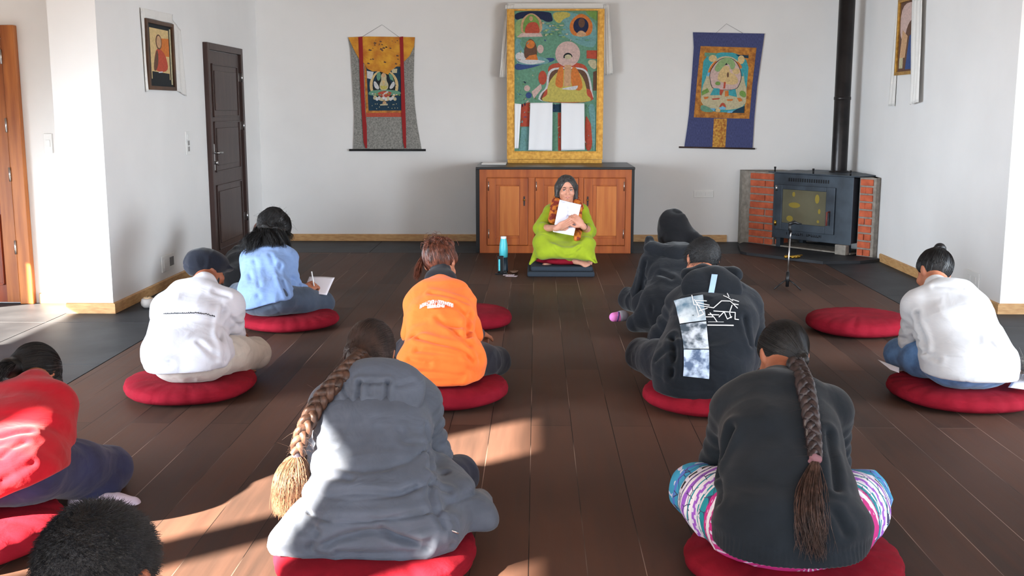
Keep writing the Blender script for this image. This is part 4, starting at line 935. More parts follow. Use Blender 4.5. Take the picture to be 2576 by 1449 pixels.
    for a, b, c, e in (('SL', 'EL', 'WL', sv[0]), ('SR', 'ER', 'WR', sv[1])):
        sg = S.get('sg', .012)
        if e < .5:
            F.chain([J[a], J[a]*(1-e*2)+J[b]*e*2], [ar[0]+g, ar[1]+sg+.006], .022)
        else:
            F.rc(J[a], J[a]*.6+J[b]*.4, ar[0]+g, ar[0]*.6+ar[1]*.4+sg, .03); F.rc(J[a]*.6+J[b]*.4, J[b], ar[0]*.6+ar[1]*.4+sg, ar[1]+sg, .008)
            f = (e-.5)*2; F.chain([J[b], J[b]*(1-f*.5)+J[c]*f*.5, J[b]*(1-f)+J[c]*f], [ar[1]+sg, ar[2]+sg, ar[3]+sg*(.9 if S.get('cuff', True) else 1.6)], .010)
    if S.get('topx'): S['topx'](F, J)
    hc = S.get('hemcut')
    if hc: F.cut(hc[0], hc[1], .012)
    if S.get('neckcut', True): F.cut(J['neck']+nk*S.get('collar', .012), nk, .010)
    V, Fc = F.mesh(); V = cloth(V, Fc, S.get('tamp', .008), S.get('tsc', (7, 7, 13)), S.get('seed', 1), S.get('tfold')); V[:, 2] = np.maximum(V[:, 2], .004)
    top = mesh_np(S.get('tname', 'shirt'), V, Fc, S['tmat'], body, base)
    bvh = BVHTree.FromPolygons([Vector(v) for v in V.tolist()], Fc.tolist())
    return dict(body=body, top=top, Fc=Fc, pants=pants, base=base, J=J, P=P, rt=rt, fw=fw, up=up, side=side, bvh=bvh, F=F, V=V)

def blob(name, parent, base, m, lo, hi, h, fn, amp=0, sc=(7, 7, 7), seed=0, extra=None):
    F = Field(lo, hi, h); fn(F); V, Fc = F.mesh()
    if amp or extra: V = cloth(V, Fc, amp, sc, seed, extra)
    return mesh_np(name, V, Fc, m, parent, base), V, Fc
def tubes_np(paths, r0, r1=None, n=3, prof=None):
    """many strands at once: paths (N,K,3)"""
    P = np.asarray(paths, float); N, K, _ = P.shape; r1 = r0 if r1 is None else r1
    T = np.gradient(P, axis=1); T /= np.maximum(np.linalg.norm(T, axis=2, keepdims=True), 1e-9)
    ref = np.tile(V3(.31, .17, .93), (N, K, 1)); B = np.cross(T, ref); B /= np.maximum(np.linalg.norm(B, axis=2, keepdims=True), 1e-9); Cc = np.cross(T, B)
    s = np.linspace(0, 1, K)[None, :, None]; R = (r0+(r1-r0)*s) if prof is None else r0*np.asarray(prof)[None, :, None]
    ring = np.stack([P+R*(B*math.cos(2*math.pi*i/n)+Cc*math.sin(2*math.pi*i/n)) for i in range(n)], 2)
    V = ring.reshape(-1, 3); a = np.arange(N)[:, None, None]*K*n+np.arange(K-1)[None, :, None]*n
    i = np.arange(n)[None, None, :]; p = a+i; q = a+(i+1) % n
    return V, np.stack([p, q, q+n, p+n], -1).reshape(-1, 4)
def cr_path(pts, m=60):
    P = [np.asarray(p, float) for p in pts]; P = [2*P[0]-P[1]]+P+[2*P[-1]-P[-2]]; out = []; S_ = len(P)-3
    for k in range(m):
        u = k/(m-1)*S_; i = min(int(u), S_-1); t = u-i; a, b, c, d = P[i:i+4]
        out.append(.5*((2*b)+(-a+c)*t+(2*a-5*b+4*c-d)*t*t+(-a+3*b-3*c+d)*t**3))
    return np.array(out)
def scalp_strands(p, gather, N, seed, r=.0011, rad=(.080, .098, .090), off=(0, -.012, .022), front=.35, lift=.006, s=1.0, K=24, surf=None, lowd=-.75):
    """strands combed over the skull from the hairline to one gathering point (in head axes)"""
    rng = np.random.RandomState(seed); g = nrm(np.asarray(gather)-np.array(off)); out = []
    Ax = np.array([p['rt'], p['fw'], p['up']]); rad = np.array(rad)*s
    while len(out) < N:
        d = nrm(rng.normal(size=3))
        if d[2] < lowd or (d[1] > .6 and d[2] < front) or d@g > .93: continue
        om = math.acos(np.clip(d@g, -1, 1)); ts = np.linspace(0, 1, K); L = []
        w = nrm(rng.normal(size=3))*.05
        for t in ts:
            q = nrm((math.sin((1-t)*om)*d+math.sin(t*om)*g)/max(math.sin(om), 1e-3)+w*math.sin(t*math.pi))
            rr = 1/np.linalg.norm(q/rad); L.append(p['J']['head']+(q*(rr+lift*s*(.4+.6*rng.rand()*.3+t*.6))+np.array(off)*s)@Ax)
        out.append(L)
    out = np.array(out)
    if surf is not None:
        bv = BVHTree.FromPolygons([Vector(v) for v in surf[0].tolist()], surf[1].tolist())
        for i in range(out.shape[0]):
            z = rng.uniform(.0, .0012)
            for j in range(K):
                h_ = bv.find_nearest(Vector(out[i, j]), .06)
                if h_[0] is not None: out[i, j] = np.array(h_[0])+nrm(out[i, j]-np.array(p['J']['head']))*(z+.0010)
    return tubes_np(out, r, r)
def tuft(start, pts, N, seed, spread, r=.0014, K=16, clump=5, flare=1.0, kink=.004):
    """a hanging bunch: strands follow the path pts and fan out"""
    rng = np.random.RandomState(seed); Cn = cr_path(pts, K); out = []; ts = np.linspace(0, 1, K)
    cl = rng.normal(size=(clump, 3))
    for i in range(N):
        c = cl[rng.randint(clump)]; o = c*.75+rng.normal(size=3)*.45; o = np.clip(o, -2, 2); L = rng.uniform(.72, 1.02)
        prof = (ts**flare)*.8+.2*np.sin(ts*math.pi)+.06
        q = Cn[np.clip((ts*L*(K-1)), 0, K-1).astype(int)]; fr = ts*L*(K-1)-np.clip((ts*L*(K-1)).astype(int), 0, K-1)
        nx = Cn[np.clip((ts*L*(K-1)).astype(int)+1, 0, K-1)]; q = q+(nx-q)*fr[:, None]
        out.append(q+o[None, :]*np.asarray(spread)[None, :]*prof[:, None]+kink*np.stack([np.sin(ts*9+i), np.cos(ts*7+i*2), np.sin(ts*5+i)], 1)*ts[:, None])
    return tubes_np(np.array(out), r, r*.35)
def braid(path, a, r, pitch, out_dir, m=220, taper=.6, rnd=0):
    """three-strand braid along a path; returns V,F"""
    Cn = cr_path(path, m); T = np.gradient(Cn, axis=0); sgm = np.linalg.norm(T, axis=1); T /= sgm[:, None]; s = np.cumsum(sgm); od = np.asarray(out_dir, float)
    W = np.cross(T, od[None, :]); W /= np.linalg.norm(W, axis=1)[:, None]; B = np.cross(W, T)
    Vs = []; Fs = []; k = 0; tp_ = 1-(1-taper)*np.linspace(0, 1, m)
    for j in range(3):
        ph = 2*math.pi*s/pitch+j*2*math.pi/3
        for (du, db, rr) in ((0, 0, 1.0), (.35, .1, .55), (-.35, .1, .55), (0, .45, .45)):
            P = Cn+W*(a*np.sin(ph)*tp_)[:, None]+B*(a*.55*np.sin(2*ph)*tp_)[:, None]+W*(du*r*tp_)[:, None]+B*(db*r*tp_)[:, None]
            lob = r*rr*tp_*(1+.16*np.cos(2*ph+.6))
            V, F = tubes_np(P[None], 1.0, 1.0, 10, lob); Vs.append(V); Fs.append(F+k); k += len(V)
    return np.concatenate(Vs), np.concatenate(Fs)
def fly(V, F, N, seed, r=.0006, L=.03):
    """short loose hairs standing off a hair mesh"""
    rng = np.random.RandomState(seed); i = rng.randint(0, len(F), N); c = V[F[i, 0]]; n = np.cross(V[F[i, 2]]-V[F[i, 0]], V[F[i, 3]]-V[F[i, 1]]); n /= np.maximum(np.linalg.norm(n, axis=1), 1e-9)[:, None]
    d = nrm(V3(0, 0, -1)); t = np.linspace(0, 1, 6)[None, :, None]; l = rng.uniform(.4, 1.2, (N, 1, 1))*L
    P = c[:, None]+n[:, None]*t*l+rng.normal(size=(N, 1, 3))*l*.7*t**2+d*t**2*l*.5
    return tubes_np(P, r, r*.4)
def cat(*VF):
    Vs = []; Fs = []; k = 0
    for V, F in VF: Vs.append(V); Fs.append(F+k); k += len(V)
    return np.concatenate(Vs), np.concatenate(Fs)
def hair_cap(p, name, m, s=1.0, grow=.012, front=.30, low=-.075, extra=None, h=.006, amp=.002, backlow=None):
    """scalp hair that follows the skull: face and neck cut away"""
    c = p['J']['head']; P = p['P']; ax = (p['rt'], p['fw'], p['up'])
    def fn(F):
        F.ell(P(0, -.012, .022), (np.array([.074, .092, .084])+grow)*s, .01, ax)
        F.cut(P(0, .05, .03), p['fw']*1.0-p['up']*.75, .01) if front is not None else None
        F.cut(P(0, 0, low), -p['up']+p['fw']*.25, .015)
        if extra: extra(F)
    o, V, Fc = blob(name, p['body'], p['base'], m, c-.26, c+.26, h, fn, amp, (30, 30, 8), 3)
    return o, V, Fc
def decal(parent, bvh, base, O, u, v, polys, name='print', off=.0025, cell=.012, th=.0):
    """flat print laid onto a garment: outline polygons (in metres on the u,v plane) are draped on the cloth along -(u x v)"""
    u = nrm(u); v = nrm(v); n = np.cross(u, v); O = np.asarray(O, float); bm = bmesh.new(); mats = []
    for k, (pts, m) in enumerate(polys):
        if m not in mats: mats.append(m)
        b2 = bmesh.new(); vs = [b2.verts.new((p[0], p[1], 0)) for p in pts]; b2.edges.ensure_lookup_table()
        try: f = b2.faces.new(vs)
        except ValueError: b2.free(); continue
        bmesh.ops.triangulate(b2, faces=[f])
        xs = [p[0] for p in pts]; ys = [p[1] for p in pts]
        for ax_, (a, b) in enumerate(((min(xs), max(xs)), (min(ys), max(ys)))):
            q = math.floor(a/cell)*cell+cell
            while q < b-1e-6:
                no = Vector((1, 0, 0)) if ax_ == 0 else Vector((0, 1, 0))
                bmesh.ops.bisect_plane(b2, geom=b2.verts[:]+b2.edges[:]+b2.faces[:], plane_co=no*q, plane_no=no, dist=1e-6); q += cell
        mp = {}
        for w in b2.verts:
            p = O+u*w.co.x+v*w.co.y; hit = bvh.ray_cast(Vector(p+n*.35), Vector(-n), .7)
            mp[w] = bm.verts.new(Vector(hit[0])+Vector(n*(off+.00025*k))) if hit[0] is not None else None
        for f in b2.faces:
            q = [mp[w] for w in f.verts]
            if None in q: continue
            try: g_ = bm.faces.new(q); g_.material_index = mats.index(m); g_.smooth = True
            except ValueError: pass
        b2.free()
    bmesh.ops.translate(bm, vec=Vector(-np.asarray(base)), verts=bm.verts); bmesh.ops.recalc_face_normals(bm, faces=bm.faces)
    me = bpy.data.meshes.new(name); bm.to_mesh(me); bm.free()
    for m in mats: me.materials.append(m)
    o = bpy.data.objects.new(name, me); C.objects.link(o); o.parent = parent; return o
def stroke(p, q, w): 
    p = np.array(p, float); q = np.array(q, float); d = q-p; L = np.linalg.norm(d); nn = np.array([-d[1], d[0]])/max(L, 1e-6)*w/2; e = d/max(L, 1e-6)*w*.3
    return [tuple(p-nn-e), tuple(q-nn+e), tuple(q+nn+e), tuple(p+nn-e)]
# ------------------------------------------------------------------ the people
def Bp(px, Y, z):
    """point in pixel column px at distance Y and height z"""
    q = (z-CAMZ)/Y; kx = px-CX
    s_ = (q*(_F[1]*FPX+_R[1]*kx)-_F[2]*FPX)/(_U[2]-q*_U[1])
    return A(px, CY-s_, Y)
def fabric(name, col, k=.86, wr=.0, **kw):
    return mat(name, col, kw.pop('rough', .85), tuple(int(c*k) for c in col), kw.pop('nscale', 10), bump=kw.pop('bump', .0004), bscale=kw.pop('bscale', 420), spec=kw.pop('spec', .14), wrinkle=wr, wscale=kw.pop('wscale', 8), sheen=kw.pop('sheen', .15), **kw)
M_printw = mat('white_print', (232, 232, 232), .6); M_printk = mat('dark_print', (40, 40, 44), .6)
Z3 = V3(0, 0, 1)

def onsurf(bvhs, px, py, Y, off=.012, strict=False):
    """point of a garment seen in that pixel, lifted off the cloth; the given distance where nothing is met"""
    o_ = np.array([0, 0, CAMZ]); d = nrm(A(px, py, 5.0)-o_); best = None
    for b in bvhs:
        h_ = b.ray_cast(Vector(o_), Vector(d), 20)
        if h_[0] is not None and (best is None or h_[3] < best[1]): best = (np.array(h_[0])+np.array(h_[1])*0, h_[3], np.array(h_[1]))
    if strict: return None if best is None else best[0]
    if best is None or abs(best[0][1]-Y) > .45: return A(px, py, Y)
    return best[0]-d*off
# --- woman in the grey padded coat, long braid ---
def coat_extra(F, J):
    F.ell(Bp(950, 3.20, .13), (.27, .17, .075), .06)
    F.ell(Bp(790, 3.16, .12), (.10, .13, .045), .05); F.rc(Bp(705, 3.10, .115), Bp(800, 3.2, .16), .026, .055, .06); F.rc(Bp(712, 3.10, .115), Bp(900, 3.06, .12), .026, .03, .05)
    F.rc(Bp(1120, 3.25, .17), Bp(1195, 3.30, .12), .075, .062, .04); F.rc(Bp(1100, 3.45, .22), Bp(1150, 3.32, .19), .06, .06, .05)
    F.rc(Bp(1195, 3.30, .12), Bp(1205, 3.42, .12), .06, .05, .04)
    F.rc(J['yoke']+V3(-.10, .03, .03), J['yoke']+V3(.10, .03, .03), .05, None, .05)
def coat_fold(V, n):
    d = 0
    J = SG
    ph = V[:, 2]-.13*np.sin((V[:, 0]+.5)*3)*.3
    for z0, dp in ((.21, .010), (.265, .004), (.335, .008)):
        zz = z0+.010*np.sin(V[:, 0]*14)+.006*noise3(V*20); d = d-dp*np.exp(-((V[:, 2]-zz)/.006)**2)*(V[:, 1] < 3.5)+dp*.8*np.exp(-((V[:, 2]-zz-.024)/.02)**2)
    d = d+folds(V, J['SL'], J['EL'], .008, 5, .09)+folds(V, J['SR'], J['ER'], .008, 5, .09)+folds(V, J['ER'], J['WR'], .009, 5, .08)
    low = np.clip((.22-V[:, 2])/.08, 0, 1); d = d+low*.016*(ridge(np.stack([V[:, 0]*9, V[:, 1]*5, V[:, 2]*16], 1)+3)-.4)
    return d
SG = dict(h=.0065, hb=.008, label='person in a grey padded hooded coat with a long sunlit braid, seated on a cushion',
    hip=Bp(940, 3.24, .19), waist=A(935, 1190, 3.32), chest=A(940, 1085, 3.43), yoke=A(942, 1000, 3.53), neck=A(942, 975, 3.60), head=A(933, 888, 3.70),
    SL=A(842, 1025, 3.55), SR=A(1045, 1015, 3.55), EL=A(822, 1160, 3.60), ER=A(1088, 1160, 3.58), WL=Bp(900, 3.78, .24), WR=Bp(1010, 3.78, .24),
    KL=A(800, 1205, 3.68), KR=A(1152, 1196, 3.64), AL=Bp(1010, 3.80, .08), AR=Bp(880, 3.86, .08), wd=[(.185, .14), (.160, .125), (.155, .115), (.135, .085)],
    face=(-.05, .75, -.66), up=(0, .62, .78), pmat=fabric('navy_leggings', (44, 48, 66)), tmat=fabric('grey_padded_nylon', (88, 97, 112), .9, .010, rough=.55, wscale=7, bump=.0003),
    tname='padded_coat', tg=.026, sg=.020, tamp=.006, tsc=(5, 5, 14), tfold=coat_fold, topx=coat_extra, hem=[(Bp(945, 3.20, .12), .25, .17)], hemcut=(V3(0, 0, .098), V3(0, 0, -1)), neckcut=True, collar=.02, seed=2, arm=(.054, .046, .038, .028))
pG = person(SG)
J = pG['J']; hc_ = A(950, 985, 3.40)
def hoodfn(F):
    ax = (V3(1, 0, 0), nrm(V3(0, .60, .80)), nrm(V3(0, -.80, .60)))
    F.ell(A(950, 992, 3.42), (.150, .125, .046), .03, ax); F.ell(A(952, 965, 3.45), (.152, .080, .060), .03, ax)
    F.rc(A(870, 955, 3.54), A(905, 930, 3.60), .035, .032, .03); F.rc(A(905, 930, 3.60), A(990, 930, 3.60), .032, .032, .03); F.rc(A(990, 930, 3.60), A(1040, 960, 3.53), .032, .036, .03)
    F.ell(A(944, 905, 3.64), (.058, .060, .05), .015, None, 'i')
q = [A(912, 950, 3.36), A(908, 1062, 3.33), A(960, 1068, 3.33), A(970, 950, 3.36)]
hs_ = None
_unused = lambda V, n: seam(V, [(p[0], p[1]-.02, p[2]) for p in q]+[], .006, .010, .004)+seam(V, [A(880, 958, 3.42), A(945, 944, 3.42), A(1020, 960, 3.42)], .006, .009, .005)
hdG, VHG, FHG = blob('hood', pG['top'], pG['base'], SG['tmat'], A(950, 985, 3.4)-.24, A(950, 985, 3.4)+.28, .0055, hoodfn, .005, (8, 8, 8), 5, hs_)
bvG = [pG['bvh'], BVHTree.FromPolygons([Vector(v) for v in VHG.tolist()], FHG.tolist())]
press(pG['top'], pG['V'], pG['Fc'], pG['base'], [pG['bvh']], [(835, 1245, 920, 1240, 1000, 1246, 1048, 1228), (830, 1300, 900, 1306, 1000, 1300, 1060, 1285, .005), (820, 1366, 880, 1346, 960, 1336, 1075, 1376, .014), (850, 1388, 950, 1392, 1060, 1384), (1072, 1075, 1080, 1150, 1082, 1250, 1118, 1325, .010), (1072, 1140, 1112, 1118), (1076, 1180, 1122, 1190), (1086, 1218, 1130, 1236), (800, 1152, 846, 1124), (810, 1202, 880, 1206), (1010, 1085, 1020, 1112, 1066, 1116, .005), (780, 1290, 800, 1340, 780, 1380), (700, 1390, 820, 1400, 980, 1410, 1140, 1370, .006), (960, 1325, 1000, 1355, 1080, 1360, .008)], .009, .007, .004)
press(hdG, VHG, FHG, pG['base'], [bvG[1]], [(905, 962, 898, 1020, 890, 1058, .012), (890, 1058, 962, 1062, .012), (962, 1062, 970, 1010, 976, 962, .012), (905, 962, 976, 962, .006), (860, 975, 880, 1010, 896, 1030, .006), (930, 962, 932, 990, .005), (1000, 970, 1040, 960, .005)], .006, .010, .005)
mb = MB(); z0 = A(1128, 1328, 3.10); z1 = A(1146, 1342, 3.09)
hitz = pG['bvh'].ray_cast(Vector(A(1136, 1334, 2.6)), Vector(nrm(A(1136, 1334, 3.4)-A(1136, 1334, 2.6))), 1.2)
if hitz[0] is not None:
    h_ = np.array(hitz[0]); mb.tube([h_+V3(-.012, -.004, .006), h_+V3(.004, -.005, 0), h_+V3(.022, -.004, -.008)], .0028, M_metal, 8); mb.build('zipper_pull', pG['top'], None)
    bpy.data.objects['zipper_pull'].location = tuple(-pG['base'])
o, V, Fc = hair_cap(pG, 'hair', M_hairb, grow=.010, low=-.14, extra=lambda F: (F.ell(pG['P'](0, -.035, -.045), (.072, .065, .07), .03, (pG['rt'], pG['fw'], pG['up'])), F.rc(pG['P'](-.04, -.06, -.04), A(905, 915, 3.56), .045, .025, .03)))
hp = o
V2 = scalp_strands(pG, (-.055, -.085, -.050), 1100, 3, .0010, surf=(V, Fc))
mesh_np('combed_strands', V2[0], V2[1], M_hairb, hp); bpy.data.objects[-1] if False else None
for ob in [x for x in C.objects if x.name.startswith('combed_strands')]: ob.location = tuple(-pG['base'])
g1 = onsurf(bvG, 845, 962, 3.45, .016); bp_ = [A(915, 898, 3.58), A(886, 922, 3.50)*.5+.5*(A(886, 922, float(g1[1])+.04)), g1, A(800, 1015, float(g1[1])-.02), A(770, 1070, 3.33), A(754, 1110, 3.31), A(748, 1142, 3.30)]
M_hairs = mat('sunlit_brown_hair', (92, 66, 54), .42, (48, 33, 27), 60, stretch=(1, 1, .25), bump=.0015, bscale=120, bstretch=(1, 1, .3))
VB = braid(bp_, .021, .0175, .105, (0, -1, .25), 240, .72)
br_ = mesh_np('braid', VB[0], VB[1], M_hairs, pG['body'], pG['base'])
fl = fly(VB[0], VB[1], 420, 1, .0003, .020)
mesh_np('loose_strands', fl[0], fl[1], M_hairs, br_, pG['base'])
tie = blob('hair_tie', pG['body'], pG['base'], mat('dark_hair_band', (60, 56, 66), .7), A(748, 1146, 3.30)-.05, A(748, 1146, 3.30)+.05, .003, lambda F: F.rc(A(745, 1142, 3.30), A(749, 1150, 3.30), .015, .015, 0))
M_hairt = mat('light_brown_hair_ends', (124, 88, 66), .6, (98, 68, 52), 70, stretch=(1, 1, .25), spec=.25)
VT = tuft(None, [A(747, 1148, 3.30), A(742, 1178, 3.28), A(741, 1215, 3.26), A(738, 1255, 3.25), A(734, 1290, 3.25)], 2600, 5, (.040, .030, .012), .0008, 22, 9, .50, .0015)
he_ = mesh_np('hair_ends', VT[0], VT[1], M_hairt, pG['body'], pG['base'])
blob('tail_core', he_, None, M_hairt, A(740, 1215, 3.26)-.16, A(740, 1215, 3.26)+.16, .005, lambda F: F.chain([A(747, 1150, 3.30), A(741, 1200, 3.27), A(739, 1245, 3.26), A(736, 1275, 3.26)], [.012, .032, .036, .018], .01), .006, (50, 50, 8), 3)
for c_ in he_.children: c_.location = tuple(-pG['base'])

# --- woman in the black sweater and patterned trousers ---
def band_material():
    m = bpy.data.materials.new('patterned_cotton'); m.use_nodes = True; n = m.node_tree.nodes; L = m.node_tree.links; b = n['Principled BSDF']; b.inputs['Roughness'].default_value = .8
    def attr(nm): a = n.new('ShaderNodeAttribute'); a.attribute_name = nm; return a.outputs['Fac']
    def mth(op, a, bb=None, cc=None):
        q = n.new('ShaderNodeMath'); q.operation = op
        for i, v in enumerate((a, bb, cc)):
            if v is None: continue
            if isinstance(v, (int, float)): q.inputs[i].default_value = v
            else: L.new(v, q.inputs[i])
        return q.outputs[0]
    def mix(f, a, bb):
        q = n.new('ShaderNodeMix'); q.data_type = 'RGBA'; L.new(f, q.inputs['Factor'])
        for s_, v in (('A', a), ('B', bb)):
            if isinstance(v, tuple): q.inputs[s_].default_value = (*lin(v), 1)
            else: L.new(v, q.inputs[s_])
        return q.outputs['Result']
    t = n.new('ShaderNodeTexCoord'); al = attr('along'); ac = attr('around'); nz = n.new('ShaderNodeTexNoise'); nz.inputs['Scale'].default_value = 5; L.new(t.outputs['Object'], nz.inputs['Vector'])
    u = mth('MULTIPLY_ADD', nz.outputs['Fac'], .05, al)          # metres from the hip towards the knee, gently wandering
    r = n.new('ShaderNodeValToRGB'); r.color_ramp.interpolation = 'CONSTANT'; L.new(mth('MULTIPLY', u, 1/.53), r.inputs[0])
    W, P, T, N_, K, Mg, Bl = (238, 236, 244), (158, 92, 204), (22, 146, 160), (58, 58, 120), (28, 26, 36), (196, 42, 132), (56, 160, 200)
    seq = [(0, Mg), (.06, W), (.12, Mg), (.17, T), (.26, W), (.30, T), (.33, W), (.36, P), (.42, W), (.47, T), (.49, W), (.54, P), (.60, W), (.64, N_), (.665, W), (.70, K), (.735, W), (.76, Bl), (.84, (92, 120, 206)), (.88, Bl), (.97, (110, 96, 206))]
    el = r.color_ramp.elements; el[0].position = 0; el[0].color = (*lin(Mg), 1); el[1].position = .06; el[1].color = (*lin(W), 1)
    for p, c in seq[2:]: e_ = el.new(p); e_.color = (*lin(c), 1)
    # small motifs inside the bands: beads, zigzag and leaves
    s1 = mth('SINE', mth('MULTIPLY', ac, 46)); s2 = mth('SINE', mth('MULTIPLY', u, 136)); beads = mth('GREATER_THAN', mth('MULTIPLY', s1, s2), .35)
    sel = mth('GREATER_THAN', mth('SINE', mth('MULTIPLY', u, 40)), .1)
    vo = n.new('ShaderNodeTexVoronoi'); vo.inputs['Scale'].default_value = 26; vo.feature = 'DISTANCE_TO_EDGE'; L.new(t.outputs['Object'], vo.inputs['Vector'])
    lines = mth('LESS_THAN', vo.outputs['Distance'], .035)
    c = mix(mth('MULTIPLY', beads, sel), r.outputs[0], (226, 220, 240))
    sel2 = mth('LESS_THAN', mth('SINE', mth('MULTIPLY', u, 40)), -.3)
    c = mix(mth('MULTIPLY', lines, sel2), c, (60, 62, 104))
    L.new(c, b.inputs['Base Color']); return m
def sw_extra(F, J): F.ell(J['hip']+V3(0, .0, -.01), (.215, .155, .10), .05)
def sw_fold(V, n):
    d = folds(V, SS['SL'], SS['EL'], .006, 4, .09)+folds(V, SS['SR'], SS['ER'], .006, 4, .09)
    rib = np.clip((.205-V[:, 2])/.02, 0, 1); d = d+rib*(-.004+.0013*np.sin(np.arctan2(V[:, 0]-SS['hip'][0], SS['hip'][1]+.05-V[:, 1])*95))
    return d
SS = dict(h=.0065, hb=.008, label='person in a black sweater and brightly patterned trousers, dark braid down the back',
    hip=Bp(1990, 3.08, .185), waist=A(1980, 1235, 3.17), chest=A(1962, 1105, 3.30), yoke=A(1958, 1000, 3.41), neck=A(1962, 958, 3.48), head=A(1969, 893, 3.62),
    SL=A(1853, 1030, 3.42), SR=A(2078, 1035, 3.42), EL=A(1812, 1160, 3.50), ER=A(2086, 1160, 3.50), WL=Bp(1900, 3.72, .24), WR=Bp(2010, 3.72, .24),
    KL=A(1752, 1232, 3.46), KR=A(2172, 1248, 3.46), AL=Bp(2040, 3.72, .08), AR=Bp(1890, 3.78, .08), wd=[(.205, .145), (.175, .130), (.160, .120), (.135, .085)],
    face=(-.16, .75, -.64), up=(0, .62, .78), pmat=band_material(), pname='patterned_trousers', tmat=fabric('black_knit', (31, 38, 45), .85, .003, bump=.00035, bscale=420, rough=.95), tname='sweater',
    tg=.020, sg=.018, tamp=.006, tsc=(5, 5, 9), topx=sw_extra, tfold=sw_fold, hem=[(Bp(1990, 3.05, .11), .20, .15)], hemcut=(V3(0, 0, .134), V3(0, 0, -1)), collar=.015, seed=4, pg=.018, arm=(.056, .050, .040, .028), leg=(.104, .068, .052, .036), pamp=.010, hipz=.125, HL=Bp(1880, 3.14, .17), HR=Bp(2100, 3.14, .17))
pS = person(SS)
press(pS['top'], pS['V'], pS['Fc'], pS['base'], [pS['bvh']], [(1842, 1078, 1826, 1130, 1812, 1195, .018), (1814, 1190, 1812, 1262, .008), (2100, 1290, 2126, 1340, .008), (2085, 1090, 2096, 1160, 2104, 1230, .012)], .011, .010, .006)
o, V, Fc = hair_cap(pS, 'hair', M_hairk, grow=.009, low=-.085, extra=lambda F: F.rc(pS['P'](.012, -.062, -.02), pS['P'](.030, -.088, -.06), .036, .022, .03))
V2 = scalp_strands(pS, (.030, -.080, -.050), 1100, 8, .0009, surf=(V, Fc))
o2 = mesh_np('combed_strands', V2[0], V2[1], M_hairk, o); o2.location = tuple(-pS['base'])
ts_ = [onsurf([pS['bvh']], px_, py_, 3.2, .014) for px_, py_ in ((2024, 965), (2034, 1010), (2041, 1055), (2047, 1100), (2050, 1130), (2052, 1152))]
bp_ = [A(1998, 912, 3.47), A(2010, 935, 3.42)]+ts_
TS = ts_[-1]
M_hairs2 = mat('dark_braid_hair', (66, 54, 54), .36, (30, 24, 26), 60, stretch=(1, 1, .25), bump=.0015, bscale=120, bstretch=(1, 1, .3))
VB = braid(bp_, .020, .0175, .100, (0, -1, .35), 240, .62)
br_ = mesh_np('braid', VB[0], VB[1], M_hairs2, pS['body'], pS['base']); fl = fly(VB[0], VB[1], 350, 1, .0005, .022); mesh_np('loose_strands', fl[0], fl[1], M_hairs2, br_, pS['base'])
blob('hair_tie', pS['body'], pS['base'], mat('mauve_hair_band', (130, 92, 100), .7), TS-.06, TS+.06, .003, lambda F: (F.rc(TS+V3(-.006, 0, .002), TS+V3(.006, 0, -.004), .013, .013, .004), F.rc(TS+V3(-.018, 0, -.012), TS, .006, .008, .004)), .002, (60, 60, 60), 2)
M_hairt2 = mat('brown_hair_ends', (92, 68, 58), .5, (48, 36, 32), 70, stretch=(1, 1, .25), bump=.001, bscale=150, bstretch=(1, 1, .3))
VT = tuft(None, [onsurf([pS['bvh']], px_, py_, 3.0, .012) for px_, py_ in ((2052, 1156), (2048, 1200), (2047, 1250), (2052, 1310), (2055, 1360), (2058, 1400))], 420, 9, (.034, .010, .012), .0012, 18, 6, .6, .010)
he_ = mesh_np('hair_ends', VT[0], VT[1], M_hairt2, pS['body'], pS['base'])
cp_ = [onsurf([pS['bvh']], a_, b_, 3.0, .004) for a_, b_ in ((2052, 1158), (2049, 1210), (2049, 1270), (2054, 1330))]
blob('tail_core', he_, None, M_hairt2, cp_[1]-.22, cp_[1]+.22, .005, lambda F: F.chain(cp_, [.008, .009, .010, .006], .01), .004, (60, 60, 8), 3)
for c_ in he_.children: c_.location = tuple(-pS['base'])

# --- woman in the orange T-shirt ---
def or_fold(V, n):
    d = 0
    for (a, b, dp) in ((A(1085, 790, 5.1), A(1185, 850, 5.15), .010), (A(1045, 850, 5.1), A(1180, 875, 5.1), .010), (A(1040, 915, 5.05), A(1200, 900, 5.05), .009), (A(1030, 940, 5.02), A(1150, 955, 5.0), .008), (A(1090, 740, 5.2), A(1180, 800, 5.2), .006)):
        d = d+seam(V, [(a[0], a[1], a[2]), (b[0], b[1], b[2])], .016, dp*2, dp*.9)
    return d
SO = dict(h=.007, label='person in an orange T-shirt with a white arched print and pinned-up brown hair',
    hip=Bp(1112, 5.13, .20), waist=A(1112, 878, 5.20), chest=A(1108, 805, 5.30), yoke=A(1108, 742, 5.40), neck=A(1108, 708, 5.46), head=A(1108, 660, 5.58),
    SL=A(1052, 768, 5.38), SR=A(1160, 765, 5.38), EL=A(1038, 855, 5.44), ER=A(1188, 852, 5.44), WL=Bp(1080, 5.62, .26), WR=Bp(1205, 5.60, .24),
    KL=Bp(1030, 5.50, .17), KR=A(1248, 908, 5.48), AL=Bp(1130, 5.60, .08), AR=Bp(1060, 5.65, .08), wd=[(.190, .140), (.150, .125), (.150, .120), (.125, .085)],
    face=(.28, .74, -.6), up=(0, .6, .8), pmat=fabric('black_trousers', (30, 32, 42)), tmat=fabric('orange_cotton', (255, 122, 52), .96, .006, rough=.8), tname='orange_shirt',
    tg=.018, sg=.016, tamp=.008, tsc=(5, 5, 11), hem=[(Bp(1112, 5.11, .12), .175, .135)], hemcut=(V3(0, 0, .125), nrm(V3(0, -.0, -1))), collar=.0, sleeve=(.42, .44), seed=6, leg=(.082, .062, .050, .036), tfold=or_fold)
pO = person(SO)
